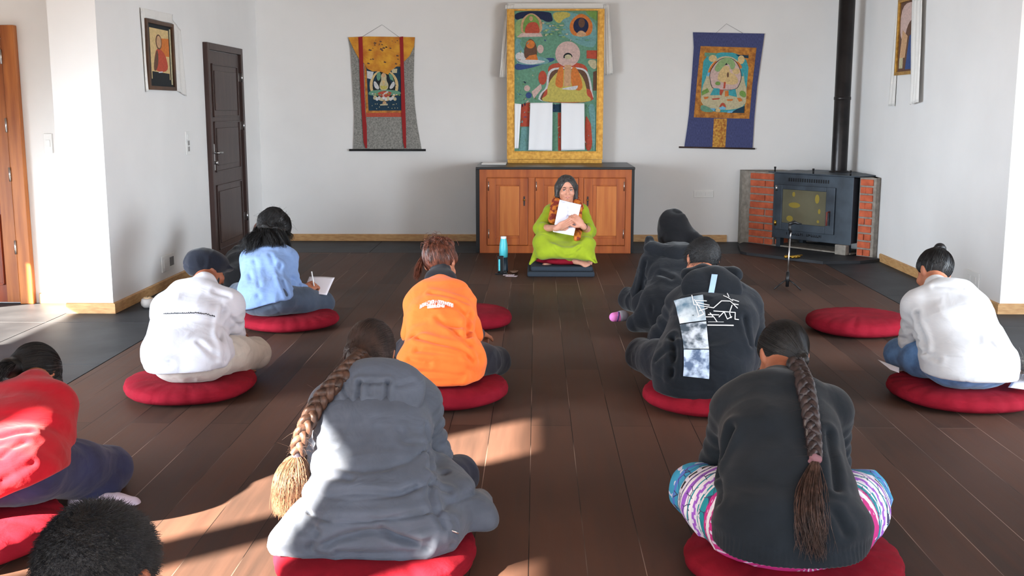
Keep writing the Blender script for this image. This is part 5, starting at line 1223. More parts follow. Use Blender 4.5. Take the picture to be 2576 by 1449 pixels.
press(pO['top'], pO['V'], pO['Fc'], pO['base'], [pO['bvh']], [(1085, 738, 1150, 752, 1192, 790), (1052, 850, 1100, 863, 1160, 880, 1186, 908, .011), (1050, 882, 1120, 888, 1180, 900), (1028, 932, 1100, 940, 1165, 946), (1140, 762, 1168, 800, 1180, 850, .006), (1180, 790, 1174, 850, .012), (1100, 800, 1150, 840, 1180, 870), (1030, 905, 1080, 915, .007), (1080, 960, 1160, 955, .006)], .010, .008, .006)
J = pO['J']
def usl(F):
    for q in 'LR': F.chain([J['S'+q]*.4+J['E'+q]*.6, J['E'+q], J['W'+q]], [.050, .050, .032], .02)
blob('navy_undersleeves', pO['body'], pO['base'], fabric('navy_jersey', (36, 42, 72)), J['hip']-V3(.35, .3, .2), J['hip']+V3(.35, .7, .6), .008, usl, .005, (9, 9, 14))
Bc = A(1106, 765, 5.0)
def arch_marks(n, w, hgt, arc, seed, m, y0=0, sw=.004):
    random.seed(seed); P = []
    for i in range(n):
        t = (i+.5)/n-.5; x = t*w; y = y0+arc*(1-(2*t)**2); s_ = random.choice((-1, 1)); cw = w/n*.62; sl_ = -t*1.6*arc/w*4
        P.append((stroke((x-cw/2, y+sl_*-.0), (x-cw/2, y+hgt), sw), m))
        P.append((stroke((x-cw/2, y+(hgt if s_ > 0 else hgt*.5)), (x+cw/2, y+(hgt if s_ > 0 else hgt*.5)), sw), m))
        if random.random() > .4: P.append((stroke((x+cw/2, y+hgt*.1), (x+cw/2, y+hgt*.9), sw), m))
        if random.random() > .5: P.append((stroke((x-cw/2, y), (x+cw/2, y), sw), m))
    return P
decal(pO['top'], pO['bvh'], pO['base'], A(1096, 768, 5.15), (1, 0, 0), (0, .55, .83), arch_marks(17, .165, .020, .022, 3, M_printw)+arch_marks(7, .085, .016, .0, 5, M_printw, -.006, .005), 'white_print')
# messy pinned-up hair
M_haira = mat('auburn_hair', (118, 66, 48), .4, (52, 30, 24), 50, stretch=(1, 1, .3), bump=.002, bscale=90, bstretch=(1, 1, .3))
def ohair(F):
    F.ell(pO['P'](0, -.055, .060), (.055, .050, .050), .02); F.ell(pO['P'](-.03, -.075, .03), (.035, .04, .05), .02)
    F.ell(pO['P'](.03, -.03, .09), (.05, .05, .03), .02)
o, V, Fc = hair_cap(pO, 'hair', M_haira, grow=.014, low=-.07, extra=ohair, amp=.008)
V2 = scalp_strands(pO, (-.01, -.07, .07), 500, 12, .0012, surf=(V, Fc)); o2 = mesh_np('combed_strands', V2[0], V2[1], M_haira, o); o2.location = tuple(-pO['base'])
VT = tuft(None, [pO['P'](-.05, -.06, .05), pO['P'](-.085, -.06, -.01), pO['P'](-.095, -.07, -.07), pO['P'](-.10, -.08, -.13)], 220, 4, (.012, .014, .01), .0013, 14, 5, .5)
mesh_np('loose_lock', VT[0], VT[1], M_haira, pO['body'], pO['base'])
mb = []
rng = np.random.RandomState(4); P0 = []
for i in range(420):
    c = pO['P'](rng.normal()*.026, -.060+rng.normal()*.012, .052+rng.normal()*.018); r = .012+.018*rng.rand(); a0 = rng.rand()*6; ax1 = nrm(rng.normal(size=3)); ax2 = nrm(np.cross(ax1, rng.normal(size=3)))
    P0.append([c+r*(ax1*math.cos(a0+t*4.2)+ax2*math.sin(a0+t*4.2)) for t in np.linspace(0, 1, 16)])
VT = tubes_np(np.array(P0)+(pO['up']*.012-pO['fw']*.016), .0012, .0008, 4); mesh_np('curled_bun', VT[0], VT[1], M_haira, pO['body'], pO['base'])
blob('collar', pO['body'], pO['base'], fabric('charcoal_neck_warmer', (40, 40, 46)), J['neck']-.16, J['neck']+.16, .006, lambda F: (F.rc(J['neck']+V3(-.035, .0, .012), J['neck']+V3(.035, .0, .012), .050, None, .02), F.rc(J['neck'], J['neck']*.5+J['head']*.5, .058, .056, .02)), .004, (12, 12, 12))

# --- man in the white sweatshirt and flat cap ---
def w_fold(V, n):
    return folds(V, SW['SR'], SW['ER'], .008, 4, .08)+folds(V, SW['ER'], SW['WR'], .012, 4, .08)
SW = dict(h=.007, label='person in a white sweatshirt, pale trousers and dark flat cap, face turned aside',
    hip=Bp(480, 5.17, .20), waist=A(462, 892, 5.25), chest=A(480, 805, 5.35), yoke=A(498, 748, 5.44), neck=A(516, 710, 5.50), head=A(520, 680, 5.61),
    SL=A(422, 778, 5.42), SR=A(572, 770, 5.42), EL=A(400, 870, 5.46), ER=A(585, 855, 5.50), WL=Bp(520, 5.66, .24), WR=Bp(590, 5.68, .22),
    KL=Bp(410, 5.62, .15), KR=A(640, 888, 5.62), AL=Bp(585, 5.66, .09), AR=Bp(520, 5.72, .09), wd=[(.190, .145), (.178, .135), (.165, .125), (.135, .09)],
    face=(.62, .66, -.42), up=(.1, .5, .85), skin=M_skinb, pmat=fabric('pale_stone_trousers', (196, 190, 180), .93, .006), tmat=fabric('white_cotton', (192, 192, 200), .98, .006), tname='white_sweatshirt',
    tg=.022, sg=.020, tamp=.007, tsc=(4, 4, 7), hem=[(Bp(480, 5.15, .15), .180, .140)], hemcut=(V3(-1.72, 5.0, .160), nrm(V3(.04, .15, -1))), collar=.030, seed=8, leg=(.092, .070, .056, .038), tfold=w_fold, arm=(.056, .048, .04, .028), footR=(V3(.9, .2, -.1), V3(0, 0, 1)))
pW = person(SW)
press(pW['top'], pW['V'], pW['Fc'], pW['base'], [pW['bvh']], [(562, 780, 554, 850, 564, 905, .015), (580, 800, 604, 822), (572, 842, 608, 850), (566, 880, 604, 884), (500, 862, 530, 888, 552, 900, .006), (385, 905, 430, 915, .006), (540, 735, 575, 745, .006), (395, 760, 470, 772, 556, 764, .003)], .010, .009, .006)
random.seed(9); mk = []
x = -.125
while x < .125:
    w = random.uniform(.003, .009); y = .002*math.sin(x*30)-.0+.02*(1-(x/.13)**2)*.0
    mk.append((stroke((x, y), (x+w, y+random.uniform(-.003, .003)), .0045), M_printk))
    if random.random() > .5: mk.append((stroke((x+w*.5, y-.003), (x+w*.5, y+.004), .0028), M_printk))
    x += w+.0025
decal(pW['top'], pW['bvh'], pW['base'], A(463, 775, 5.15), (1, 0, 0), (0, .55, .83), mk, 'dark_print')
M_cap = fabric('dark_navy_cap_cloth', (24, 28, 40), .8, .0, bump=.0008, bscale=200)
def capfn(F):
    P = pW['P']; ax = (pW['rt'], pW['fw'], pW['up'])
    F.ell(P(0, -.005, .050), (.098, .118, .062), .02, ax); F.ell(P(0, -.03, .012), (.088, .098, .070), .02, ax); F.cut(P(0, 0, -.030), -pW['up']+pW['fw']*.30, .01)
    F.ell(P(0, .10, .040), (.070, .045, .012), .015, ax)
blob('flat_cap', pW['body'], pW['base'], M_cap, pW['J']['head']-.22, pW['J']['head']+.22, .006, capfn, .009, (11, 11, 9), 4)
hair_cap(pW, 'hair', M_hairk, grow=.003, low=-.045, front=.3)
def beard(F):
    P = pW['P']; ax = (pW['rt'], pW['fw'], pW['up']); F.ell(P(0, .035, -.085), (.056, .052, .034), .02, ax); F.ell(P(.055, .02, -.05), (.012, .03, .045), .02, ax); F.ell(P(-.055, .02, -.05), (.012, .03, .045), .02, ax)
    F.ell(P(0, .098, -.062), (.020, .014, .014), .01, ax, 'i')
blob('beard', pW['body'], pW['base'], M_hairk, pW['J']['head']-.2, pW['J']['head']+.2, .005, beard, .003, (60, 60, 60), 4)

# --- woman in the pale blue shirt, writing ---
SB = dict(h=.0075, label='person in a pale blue shirt with wavy black hair, writing on paper',
    hip=Bp(672, 6.86, .20), waist=A(665, 728, 6.93), chest=A(670, 675, 7.02), yoke=A(678, 635, 7.10), neck=A(684, 612, 7.15), head=A(692, 572, 7.27),
    SL=A(632, 652, 7.08), SR=A(722, 650, 7.08), EL=A(628, 712, 7.12), ER=A(734, 735, 7.02), WL=Bp(700, 7.35, .26), WR=A(764, 730, 7.06),
    KL=Bp(600, 7.2, .17), KR=A(812, 762, 7.20), AL=Bp(740, 7.35, .09), AR=Bp(690, 7.4, .09), wd=[(.165, .13), (.142, .115), (.142, .11), (.115, .08)],
    face=(.35, .75, -.55), up=(0, .6, .8), pmat=fabric('slate_denim', (74, 84, 100), .85, .005), pname='jeans', tmat=fabric('pale_blue_cotton', (126, 152, 196), .95, .008), tname='blue_shirt',
    tg=.016, sg=.016, tamp=.005, tsc=(9, 9, 5), hem=[(Bp(668, 6.85, .16), .158, .13)], hemcut=(Bp(668, 6.8, .175), nrm(V3(.25, 0, -1))), collar=.016, seed=10, leg=(.086, .066, .054, .036),
    tfold=lambda V, n: folds(V, SB['SR'], SB['ER'], .006, 4, .07)+folds(V, SB['ER'], SB['WR'], .007, 4, .06), handR=(A(800, 711, 7.12)-A(764, 730, 7.06), V3(-.1, .7, -.6), 1.15))
pB = person(SB)
press(pB['top'], pB['V'], pB['Fc'], pB['base'], [pB['bvh']], [(704, 668, 710, 710, 722, 742, .014), (640, 655, 652, 720, .006), (735, 700, 752, 712), (628, 690, 650, 745, .006), (680, 640, 700, 690, .005)], .011, .009, .006)
blob('belt', pB['body'], pB['base'], M_black, pB['J']['hip']-.3, pB['J']['hip']+.3, .008, lambda F: (F.ell(Bp(670, 6.86, .20), (.170, .138, .05), .0), F.cut((0, 0, .215), (0, 0, 1), .003), F.cut((0, 0, .168), (0, 0, -1), .003)))
def bhair(F):
    P = pB['P']; F.rc(P(0, -.04, .02), A(662, 596, 7.15), .095, .060, .03); F.rc(A(662, 596, 7.15), A(636, 618, 7.06), .058, .034, .03); F.rc(A(700, 590, 7.15), A(712, 606, 7.15), .06, .045, .03); F.ell(P(.07, .02, 0), (.035, .05, .06), .03)
    F.ell(pB['P'](0, .115, -.03), (.055, .05, .07), .01, None, 'i')
bh, V, Fc = blob('wavy_hair', pB['body'], pB['base'], M_hairk, pB['J']['head']-.3, pB['J']['head']+.3, .007, lambda F: (F.ell(pB['P'](0, -.012, .022), (.092, .108, .100), .01, (pB['rt'], pB['fw'], pB['up'])), bhair(F)), .009, (14, 14, 9), 3)
fl = fly(V, Fc, 260, 6, .0007, .020); mesh_np('loose_strands', fl[0], fl[1], M_hairk, bh, pB['base'])
V2 = scalp_strands(pB, (-.06, -.05, -.13), 900, 5, .0014, surf=(V, Fc), front=.1); mesh_np('combed_strands', V2[0], V2[1], M_hairk, bh, pB['base'])
VT = tuft(None, [A(712, 585, 7.16), A(722, 597, 7.14), A(722, 610, 7.12)], 160, 8, (.02, .02, .02), .0014, 10, 5, .5, .006); mesh_np('loose_lock', VT[0], VT[1], M_hairk, bh, pB['base'])
rng = np.random.RandomState(2)
VT = cat(*[tuft(None, [A(675-k*8, 575+k*3, 7.12), A(650-k*6, 595, 7.04), A(635-k*5, 612, 7.0), A(622-k*2, 628+k*3, 6.98)], 150, k, (.028, .02, .02), .0013, 14, 5, .6, .008) for k in range(4)])
mesh_np('loose_lock', VT[0], VT[1], M_hairk, bh, pB['base'])
for k, (a, b) in enumerate(((-.06, -.02), (-.03, -.04), (.0, -.045), (.03, -.04), (.06, -.02))):
    q0 = pB['P'](a, -.085, b); e0 = onsurf([pB['bvh']], 655+k*16, 612, 7.1, .012); VT = tuft(None, [q0, q0*.5+e0*.5+V3(0, -.03, .02), e0, e0+V3(0, -.01, -.03)], 170, 20+k, (.024, .014, .012), .0013, 14, 5, .5, .008); mesh_np('loose_lock', VT[0], VT[1], M_hairk, bh, pB['base'])
# her paper and pencil
def sheet(name, corners, m, label, cat_='paper', marks=None, bend=.0, th=.0012, parent=None):
    a, b, c, d = [np.asarray(q, float) for q in corners]; n = nrm(np.cross(b-a, d-a)); N = 10; V = []; F = []
    for s_ in (0, 1):
        for j in range(N+1):
            for i in range(N+1):
                u, v = i/N, j/N; p = (a*(1-u)+b*u)*(1-v)+(d*(1-u)+c*u)*v; V.append(p+n*(bend*(math.sin(u*math.pi)+.4*math.sin(v*math.pi))-s_*th))
    M_ = (N+1)**2
    for s_ in (0, 1):
        for j in range(N):
            for i in range(N): q = s_*M_+j*(N+1)+i; f = (q, q+1, q+N+2, q+N+1); F.append(f if s_ == 0 else f[::-1])
    for i in range(N):
        for (p, q) in ((i, i+1), ((i+1)+N*(N+1), i+N*(N+1)), ((i+1)*(N+1), i*(N+1)), (i*(N+1)+N, (i+1)*(N+1)+N)): F.append((q, p, p+M_, q+M_))
    o = mesh_np(name, V, F, m, parent, None if parent is not None else (a+c)/2)
    if label: props(o, label, cat_)
    return o
sheet('paper_sheet', [A(762, 738, 7.10), A(822, 742, 7.08), A(842, 698, 7.30), A(778, 696, 7.32)], M_paper, 'white sheet of paper on the knee of the person in the pale blue shirt', bend=.004)
mb = MB(); mb.tube([A(790, 720, 7.08), A(787, 702, 7.09), A(784, 683, 7.10)], .0045, M_whitepl, 8); mb.build('pencil', base=A(786, 700, 7.09), label='pale pencil held in the hand of the person in the pale blue shirt', cat='pencil')

# --- person in black, mostly hidden in the left corner ---
SP = dict(h=.010, label='person in black mostly hidden between the flat cap and the pale blue shirt',
    hip=Bp(632, 7.95, .16), waist=A(630, 690, 8.0), chest=A(628, 665, 8.05), yoke=A(632, 640, 8.1), neck=A(645, 622, 8.15), head=A(668, 592, 8.25),
    SL=A(590, 652, 8.1), SR=A(668, 648, 8.1), EL=A(578, 700, 8.15), ER=A(680, 700, 8.15), WL=Bp(620, 8.35, .2), WR=Bp(650, 8.35, .2), KL=Bp(575, 8.25, .13), KR=Bp(700, 8.25, .13), AL=Bp(650, 8.4, .08), AR=Bp(620, 8.45, .08),
    wd=[(.18, .14), (.16, .13), (.16, .12), (.13, .09)], face=(.3, .8, -.5), up=(0, .5, .85), pmat=fabric('black_cloth', (20, 20, 24)), tmat=fabric('black_top_cloth', (11, 11, 14)), tname='black_top', hem=[(Bp(632, 7.93, .09), .18, .14)], seed=12)
pP = person(SP)
hair_cap(pP, 'hair', M_haira, grow=.012, h=.009)

# --- woman in black with head covering, behind the printed hoodie ---
def k_extra(F, J):
    F.rc(A(1665, 790, 6.62), A(1600, 815, 6.66), .10, .060, .06); F.rc(A(1640, 760, 6.6), A(1620, 800, 6.6), .07, .055, .05); F.ell(J['yoke']+V3(-.02, -.02, .04), (.15, .11, .07), .04)
SK = dict(h=.0075, label='person in a black hooded coat, head covered in black, just beyond the printed hoodie',
    hip=Bp(1715, 6.62, .19), waist=A(1712, 745, 6.70), chest=A(1708, 700, 6.80), yoke=A(1704, 655, 6.90), neck=A(1702, 628, 6.95), head=A(1690, 575, 7.06),
    SL=A(1640, 660, 6.88), SR=A(1775, 665, 6.88), EL=A(1612, 735, 6.90), ER=A(1800, 740, 6.90), WL=Bp(1660, 7.15, .24), WR=Bp(1740, 7.15, .24),
    KL=A(1582, 752, 7.05), KR=Bp(1830, 7.0, .15), AL=Bp(1680, 7.05, .09), AR=Bp(1700, 7.1, .08), wd=[(.21, .15), (.19, .14), (.175, .125), (.15, .09)],
    face=(-.15, .75, -.6), up=(0, .6, .8), pmat=fabric('black_trouser_cloth', (16, 18, 24)), tmat=fabric('black_coat_cloth', (17, 20, 26), .85, .008), tname='black_hooded_coat', tg=.022, sg=.022, tamp=.010, tsc=(6, 6, 6), topx=k_extra,
    hem=[(Bp(1700, 6.6, .11), .20, .15)], hemcut=(V3(0, 0, .035), V3(0, 0, -1)), seed=14, leg=(.08, .06, .05, .036), toes=False)
pK = person(SK)
press(pK['top'], pK['V'], pK['Fc'], pK['base'], [pK['bvh']], [(1624, 660, 1612, 735, 1602, 758, .014), (1640, 780, 1662, 832), (1626, 700, 1640, 770), (1660, 690, 1690, 700)], .012, .010, .006)
def kh_(F):
    P = pK['P']; ax = (pK['rt'], pK['fw'], pK['up']); F.ell(P(0, -.012, .022), (.092, .112, .102), .01, ax); F.rc(P(0, -.05, 0), A(1722, 596, 6.98), .085, .06, .04); F.rc(P(0, -.02, -.02), pK['J']['neck'], .075, .075, .03); F.ell(P(0, .03, -.03), (.088, .085, .10), .03, ax); F.rc(A(1715, 580, 7.0), A(1752, 600, 6.92), .055, .030, .03); F.rc(A(1752, 600, 6.92), A(1774, 604, 6.90), .028, .014, .02)
blob('head_covering', pK['body'], pK['base'], fabric('black_scarf_cloth', (7, 6, 10), .7, .004), pK['J']['head']-.34, pK['J']['head']+.36, .007, kh_, .008, (9, 9, 9), 3)
blob('hood', pK['top'], pK['base'], SK['tmat'], pK['J']['neck']-.3, pK['J']['neck']+.3, .008, lambda F: (F.rc(A(1634, 606, 6.95), A(1640, 640, 6.88), .030, .045, .03), F.rc(A(1640, 625, 6.85), A(1705, 640, 6.78), .045, .055, .04), F.rc(A(1705, 640, 6.78), A(1760, 630, 6.85), .055, .045, .04)), .012, (9, 9, 9), 8)
M_pink = mat('pink_striped_sock', (232, 130, 200), .7)
so_ = empty('slipper', tuple(Bp(1556, 6.75, .0)), 'pink and grey slipper on the floor beside the person in the black hooded coat', 'slipper')
c0 = A(1556, 797, 6.75)
b_ = Bp(1556, 6.75, 0.0)
fo, V, Fc = blob('slipper_body', so_, b_, M_pink, c0-.14, c0+.14, .005, lambda F: (F.rc(c0+V3(-.03, -.01, 0), c0+V3(.03, .02, 0), .030, .034, .02), F.cut(c0+V3(0, 0, -.03), (0, 0, -1), .004)))
blob('heel_patch', so_, b_, mat('grey_sock_patch', (150, 146, 156), .8), c0-.14, c0+.14, .005, lambda F: (F.rc(c0+V3(.016, .012, .002), c0+V3(.032, .02, .002), .036, .036, .02), F.cut(c0+V3(0, 0, -.03), (0, 0, -1), .004)))
blob('stripe', so_, b_, mat('violet_sock_stripe', (96, 66, 130), .8), c0-.14, c0+.14, .004, lambda F: (F.rc(c0+V3(-.03, -.01, 0), c0+V3(.03, .02, 0), .032, .036, .02), F.cut(c0+V3(.002, 0, 0), (1, 0, -.2), .0), F.cut(c0+V3(-.010, 0, 0), (-1, 0, .2), .0), F.cut(c0+V3(0, 0, -.03), (0, 0, -1), .004)))

# --- person in the printed hoodie ---
def h_extra(F, J): F.ell(J['hip']+V3(0, 0, -.005), (.215, .16, .105), .05)
SH = dict(h=.0065, hb=.008, label='person in a black hoodie printed with photo panels and white line art',
    hip=Bp(1762, 5.07, .19), waist=A(1780, 882, 5.13), chest=A(1798, 805, 5.23), yoke=A(1796, 745, 5.33), neck=A(1775, 708, 5.41), head=A(1766, 655, 5.54),
    SL=A(1722, 768, 5.33), SR=A(1872, 770, 5.33), EL=A(1672, 850, 5.40), ER=A(1890, 850, 5.36), WL=Bp(1662, 5.50, .22), WR=Bp(1850, 5.62, .24),
    KL=A(1616, 892, 5.48), KR=Bp(1890, 5.5, .17), AL=Bp(1745, 5.58, .08), AR=Bp(1800, 5.62, .08), wd=[(.20, .15), (.19, .14), (.178, .13), (.145, .09)],
    face=(-.22, .72, -.62), up=(.12, .6, .8), pmat=fabric('dark_navy_joggers', (18, 22, 30), .85, .004), tmat=fabric('black_hoodie_fleece', (18, 23, 30), .88, .006), tname='hoodie', tg=.026, sg=.026, tamp=.009, tsc=(5, 5, 9), topx=h_extra,
    hem=[(Bp(1762, 5.05, .10), .20, .155)], hemcut=(V3(0, 0, .086), V3(0, 0, -1)), seed=16, leg=(.094, .072, .056, .038), arm=(.058, .052, .046, .03),
    tfold=lambda V, n: folds(V, SH['SL'], SH['EL'], .010, 3, .10)+folds(V, SH['EL'], SH['WL'], .012, 3, .09))
pH = person(SH)
pH['V'] = press(pH['top'], pH['V'], pH['Fc'], pH['base'], [pH['bvh']], [(1692, 850, 1700, 890, 1690, 945, .018), (1645, 885, 1692, 896, .010), (1650, 906, 1692, 880), (1665, 985, 1720, 1008, 1790, 1014), (1896, 850, 1902, 940, .010), (1872, 800, 1888, 866)], .012, .010, .006)
pH['bvh'] = BVHTree.FromPolygons([Vector(v) for v in pH['V'].tolist()], pH['Fc'].tolist())
M_hairsh = mat('short_black_hair', (22, 23, 26), .6, (12, 12, 14), 90, bump=.003, bscale=240)
hh, V, Fc = hair_cap(pH, 'hair', M_hairsh, grow=.012, low=-.055, amp=.004)
rng = np.random.RandomState(5); i_ = rng.randint(0, len(Fc), 2500); c_ = V[Fc[i_, 0]]; n_ = vnormals(V, Fc)[Fc[i_, 0]]; t_ = np.linspace(0, 1, 4)[None, :, None]
Q_ = c_[:, None]-n_[:, None]*.002+n_[:, None]*t_*.010+(pH['fw']*.012-pH['up']*.004)*t_+rng.normal(size=(2500, 1, 3))*.003*t_
VT = tubes_np(Q_, .0008, .0004); mesh_np('cropped_strands', VT[0], VT[1], M_hairsh, hh, pH['base'])
def hd_(F):
    ax = (V3(1, 0, 0), nrm(V3(0, .62, .78)), nrm(V3(0, -.78, .62)))
    F.ell(A(1790, 724, 5.23), (.150, .115, .045), .03, ax); F.rc(A(1728, 690, 5.36), A(1765, 684, 5.38), .034, .034, .03); F.rc(A(1765, 684, 5.38), A(1850, 690, 5.34), .036, .036, .03); F.rc(A(1800, 700, 5.28), A(1812, 760, 5.18), .06, .03, .03)
hdo, VH, FH = blob('hood', pH['top'], pH['base'], SH['tmat'], A(1790, 720, 5.3)-.27, A(1790, 720, 5.3)+.27, .006, hd_, .006, (8, 8, 8), 5)
bvH = BVHTree.FromPolygons([Vector(v) for v in VH.tolist()], FH.tolist())
M_stripe = mat('pale_blue_tape', (160, 190, 224), .6); M_photo1 = mat('photo_print_pale', (222, 232, 238), .5, (90, 120, 140), 7, 5, lo=.42, hi=.62); M_photo2 = mat('photo_print_grey', (205, 214, 224), .5, (70, 84, 96), 16, 5, lo=.45, hi=.6); M_photo3 = mat('photo_print_blue', (196, 214, 236), .5, (84, 104, 134), 22, 6, lo=.42, hi=.6)
decal(hdo, bvH, pH['base'], A(1785, 725, 5.2), (1, 0, 0), (0, .6, .8), [([(-.024, -.090), (.004, -.086), (.040, .062), (.012, .066)], M_stripe)], 'tape_stripe', .003)
O_ = A(1745, 850, 5.0); k = 1/537.0
def hp_(x, y): return ((x-1745)*k, (850-y)*k*1.06)
pan = [([hp_(1709, 748), hp_(1777, 740), hp_(1779, 806), hp_(1714, 813)], M_photo1), ([hp_(1714, 816), hp_(1779, 809), hp_(1779, 878), hp_(1716, 878)], M_photo2), ([hp_(1716, 880), hp_(1779, 880), hp_(1776, 950), hp_(1713, 943)], M_photo3)]
ln = [(1750, 740, 1753, 765), (1753, 765, 1800, 775), (1755, 752, 1775, 790), (1762, 760, 1790, 768), (1775, 790, 1758, 798), (1758, 770, 1762, 796), (1800, 775, 1822, 757), (1822, 757, 1845, 757), (1845, 757, 1862, 775), (1800, 783, 1855, 786), (1830, 742, 1842, 748), (1842, 735, 1844, 745), (1842, 748, 1852, 756), (1852, 752, 1868, 757), (1852, 764, 1865, 766), (1855, 786, 1853, 803), (1853, 803, 1862, 804), (1790, 788, 1800, 800), (1800, 800, 1806, 810), (1812, 798, 1826, 785), (1826, 785, 1833, 803), (1840, 788, 1843, 800), (1778, 798, 1796, 798), (1785, 792, 1812, 793), (1848, 768, 1840, 786), (1758, 755, 1784, 757), (1764, 782, 1784, 776), (1833, 803, 1845, 797)]
pr = pan+[(stroke(hp_(a, b), hp_(c, d), .0042), M_printw) for a, b, c, d in ln]
random.seed(2); x = 1781
while x < 1846:
    w = random.uniform(2, 5); pr.append((stroke(hp_(x, 819), hp_(x+w, 819), .0055), M_printw)); x += w+1.2
x = 1783
while x < 1820: pr.append((stroke(hp_(x, 811), hp_(x+3, 811), .002), M_printw)); x += 4
decal(pH['top'], pH['bvh'], pH['base'], O_, (1, 0, 0), (0, .30, .95), pr, 'back_print', .003)
mb = MB(); mb.tube([A(1652, 902, 5.28), A(1664, 898, 5.27), A(1678, 893, 5.28)], .005, M_whitepl, 8); o = mb.build('drawstring_tip', pH['top']); o.location = tuple(-pH['base'])

# --- woman in the white shirt and jeans ---
def r_fold(V, n): return folds(V, SR_['SL'], SR_['EL'], .006, 4, .08)+folds(V, SR_['EL'], SR_['WL'], .010, 4, .08)
SR_ = dict(h=.007, label='person in a white shirt and blue jeans with a small black top bun',
    hip=Bp(2438, 5.13, .20), waist=A(2428, 885, 5.17), chest=A(2402, 810, 5.25), yoke=A(2376, 748, 5.35), neck=A(2354, 716, 5.42), head=A(2350, 682, 5.52),
    SL=A(2308, 770, 5.32), SR=A(2448, 775, 5.30), EL=A(2292, 858, 5.40), ER=A(2485, 860, 5.36), WL=Bp(2350, 5.6, .24), WR=Bp(2440, 5.65, .24),
    KL=A(2264, 890, 5.50), KR=Bp(2500, 5.55, .15), AL=Bp(2380, 5.6, .09), AR=Bp(2420, 5.65, .08), wd=[(.198, .145), (.175, .13), (.165, .12), (.135, .085)],
    face=(-.30, .74, -.58), up=(0, .6, .8), pmat=fabric('blue_denim', (92, 128, 172), .74, .004, nscale=16), pname='jeans', tmat=fabric('white_linen', (188, 188, 190), .98, .006), tname='white_shirt', tg=.020, sg=.018, tamp=.007, tsc=(5, 5, 9),
    hem=[(Bp(2440, 5.10, .14), .195, .15)], hemcut=(Bp(2438, 5.0, .155), nrm(V3(-.02, 0, -1))), collar=.018, seed=18, leg=(.086, .066, .054, .036), tfold=r_fold, hipz=.118)
pR = person(SR_)
press(pR['top'], pR['V'], pR['Fc'], pR['base'], [pR['bvh']], [(2308, 790, 2320, 835, 2332, 882, .018), (2272, 852, 2318, 862), (2282, 872, 2326, 886), (2280, 828, 2312, 842), (2330, 890, 2360, 905, .007), (2490, 860, 2520, 900, .007), (2350, 720, 2420, 725, .004)], .010, .010, .006)
o, V, Fc = hair_cap(pR, 'hair', M_hairk, grow=.009, low=-.10, extra=lambda F: (F.ell(pR['P'](.018, -.055, .105), (.030, .030, .030), .006), F.ell(pR['P'](.018, -.045, .085), (.03, .03, .02), .01)), amp=.003)
V2 = scalp_strands(pR, (.018, -.05, .085), 600, 15, .0010, surf=(V, Fc)); o2 = mesh_np('combed_strands', V2[0], V2[1], M_hairk, o); o2.location = tuple(-pR['base'])
# papers and grey scarf at the picture's right edge
sheet('paper_sheet', [A(2208, 905, 5.45), A(2262, 925, 5.32), A(2262, 938, 5.25), A(2240, 930, 5.3)], M_paper, 'white paper sticking out under the jeans knee of the person in the white shirt')
sheet('paper_sheet', [Bp(2536, 5.02, .115), Bp(2620, 4.93, .118), Bp(2640, 5.2, .125), Bp(2560, 5.25, .125)], M_paper, 'white papers on the cushion at the right picture edge under the grey scarf')
c0 = Bp(2612, 5.14, .185)
gs, V, Fc = blob('grey_scarf', None, Bp(2612, 5.14, .13), mat('grey_wool', (150, 148, 142), .95, (96, 94, 90), 40, bump=.004, bscale=90), c0-.2, c0+.2, .006, lambda F: (F.ell(c0, (.075, .09, .05), .02), F.ell(c0+V3(.06, .0, .02), (.06, .07, .05), .02)), .014, (14, 14, 14), 3)
props(gs, 'fuzzy grey wool scarf bundled beside the person in the white shirt', 'scarf')
fl = fly(V, Fc, 500, 6, .0007, .03); mesh_np('wool_fringe', fl[0], fl[1], mat('grey_wool', (0, 0, 0)), gs, Bp(2612, 5.14, .13))

# --- woman in the red top ---
def d_fold(V, n):
    d = 0
    for k, (a, b) in enumerate(() and ((A(10, 1100, 3.3), A(75, 1085, 3.3)), (A(0, 1150, 3.25), A(60, 1110, 3.3)), (A(0, 1210, 3.25), A(80, 1165, 3.3)), (A(20, 1240, 3.3), A(110, 1190, 3.35)), (A(60, 1130, 3.3), A(120, 1075, 3.4)))): d = d+seam(V, [a, b], .014, .014, .008)
    return d+folds(V, SD['SR'], SD['ER'], .006, 4, .08)+folds(V, SD['ER'], SD['WR'], .009, 4, .08)
SD = dict(h=.0065, hb=.008, label='person in a red long-sleeved top and navy trousers bending forward',
    hip=Bp(10, 3.45, .21), waist=A(28, 1175, 3.51), chest=A(50, 1085, 3.60), yoke=A(72, 1015, 3.69), neck=A(88, 968, 3.75), head=A(90, 945, 3.87),
    SL=A(-20, 1040, 3.67), SR=A(132, 1025, 3.69), EL=A(-40, 1150, 3.77), ER=A(150, 1120, 3.81), WL=Bp(60, 3.97, .26), WR=A(165, 1185, 3.93),
    KL=Bp(-150, 3.82, .17), KR=A(272, 1180, 3.87), AL=Bp(120, 3.92, .08), AR=A(225, 1262, 3.69), wd=[(.185, .14), (.165, .13), (.16, .12), (.14, .085)],
    face=(.1, .66, -.75), up=(0, .75, .66), pmat=fabric('navy_cotton', (46, 54, 88), .85, .005), tmat=fabric('red_cotton', (176, 20, 38), .92, .007), tname='red_top', tg=.018, sg=.018, tamp=.004, tsc=(6, 6, 9),
    hem=[(Bp(5, 3.36, .18), .18, .14)], hemcut=(A(40, 1240, 3.2), nrm(V3(.45, -.1, -1))), collar=.014, seed=20, leg=(.098, .072, .058, .038), tfold=d_fold, footR=(V3(1.0, .2, .1), V3(0, 0, 1)))
pD = person(SD)
press(pD['top'], pD['V'], pD['Fc'], pD['base'], [pD['bvh']], [(4, 1100, 76, 1086), (4, 1150, 62, 1112), (4, 1210, 82, 1165)], .009, .0055, .003)
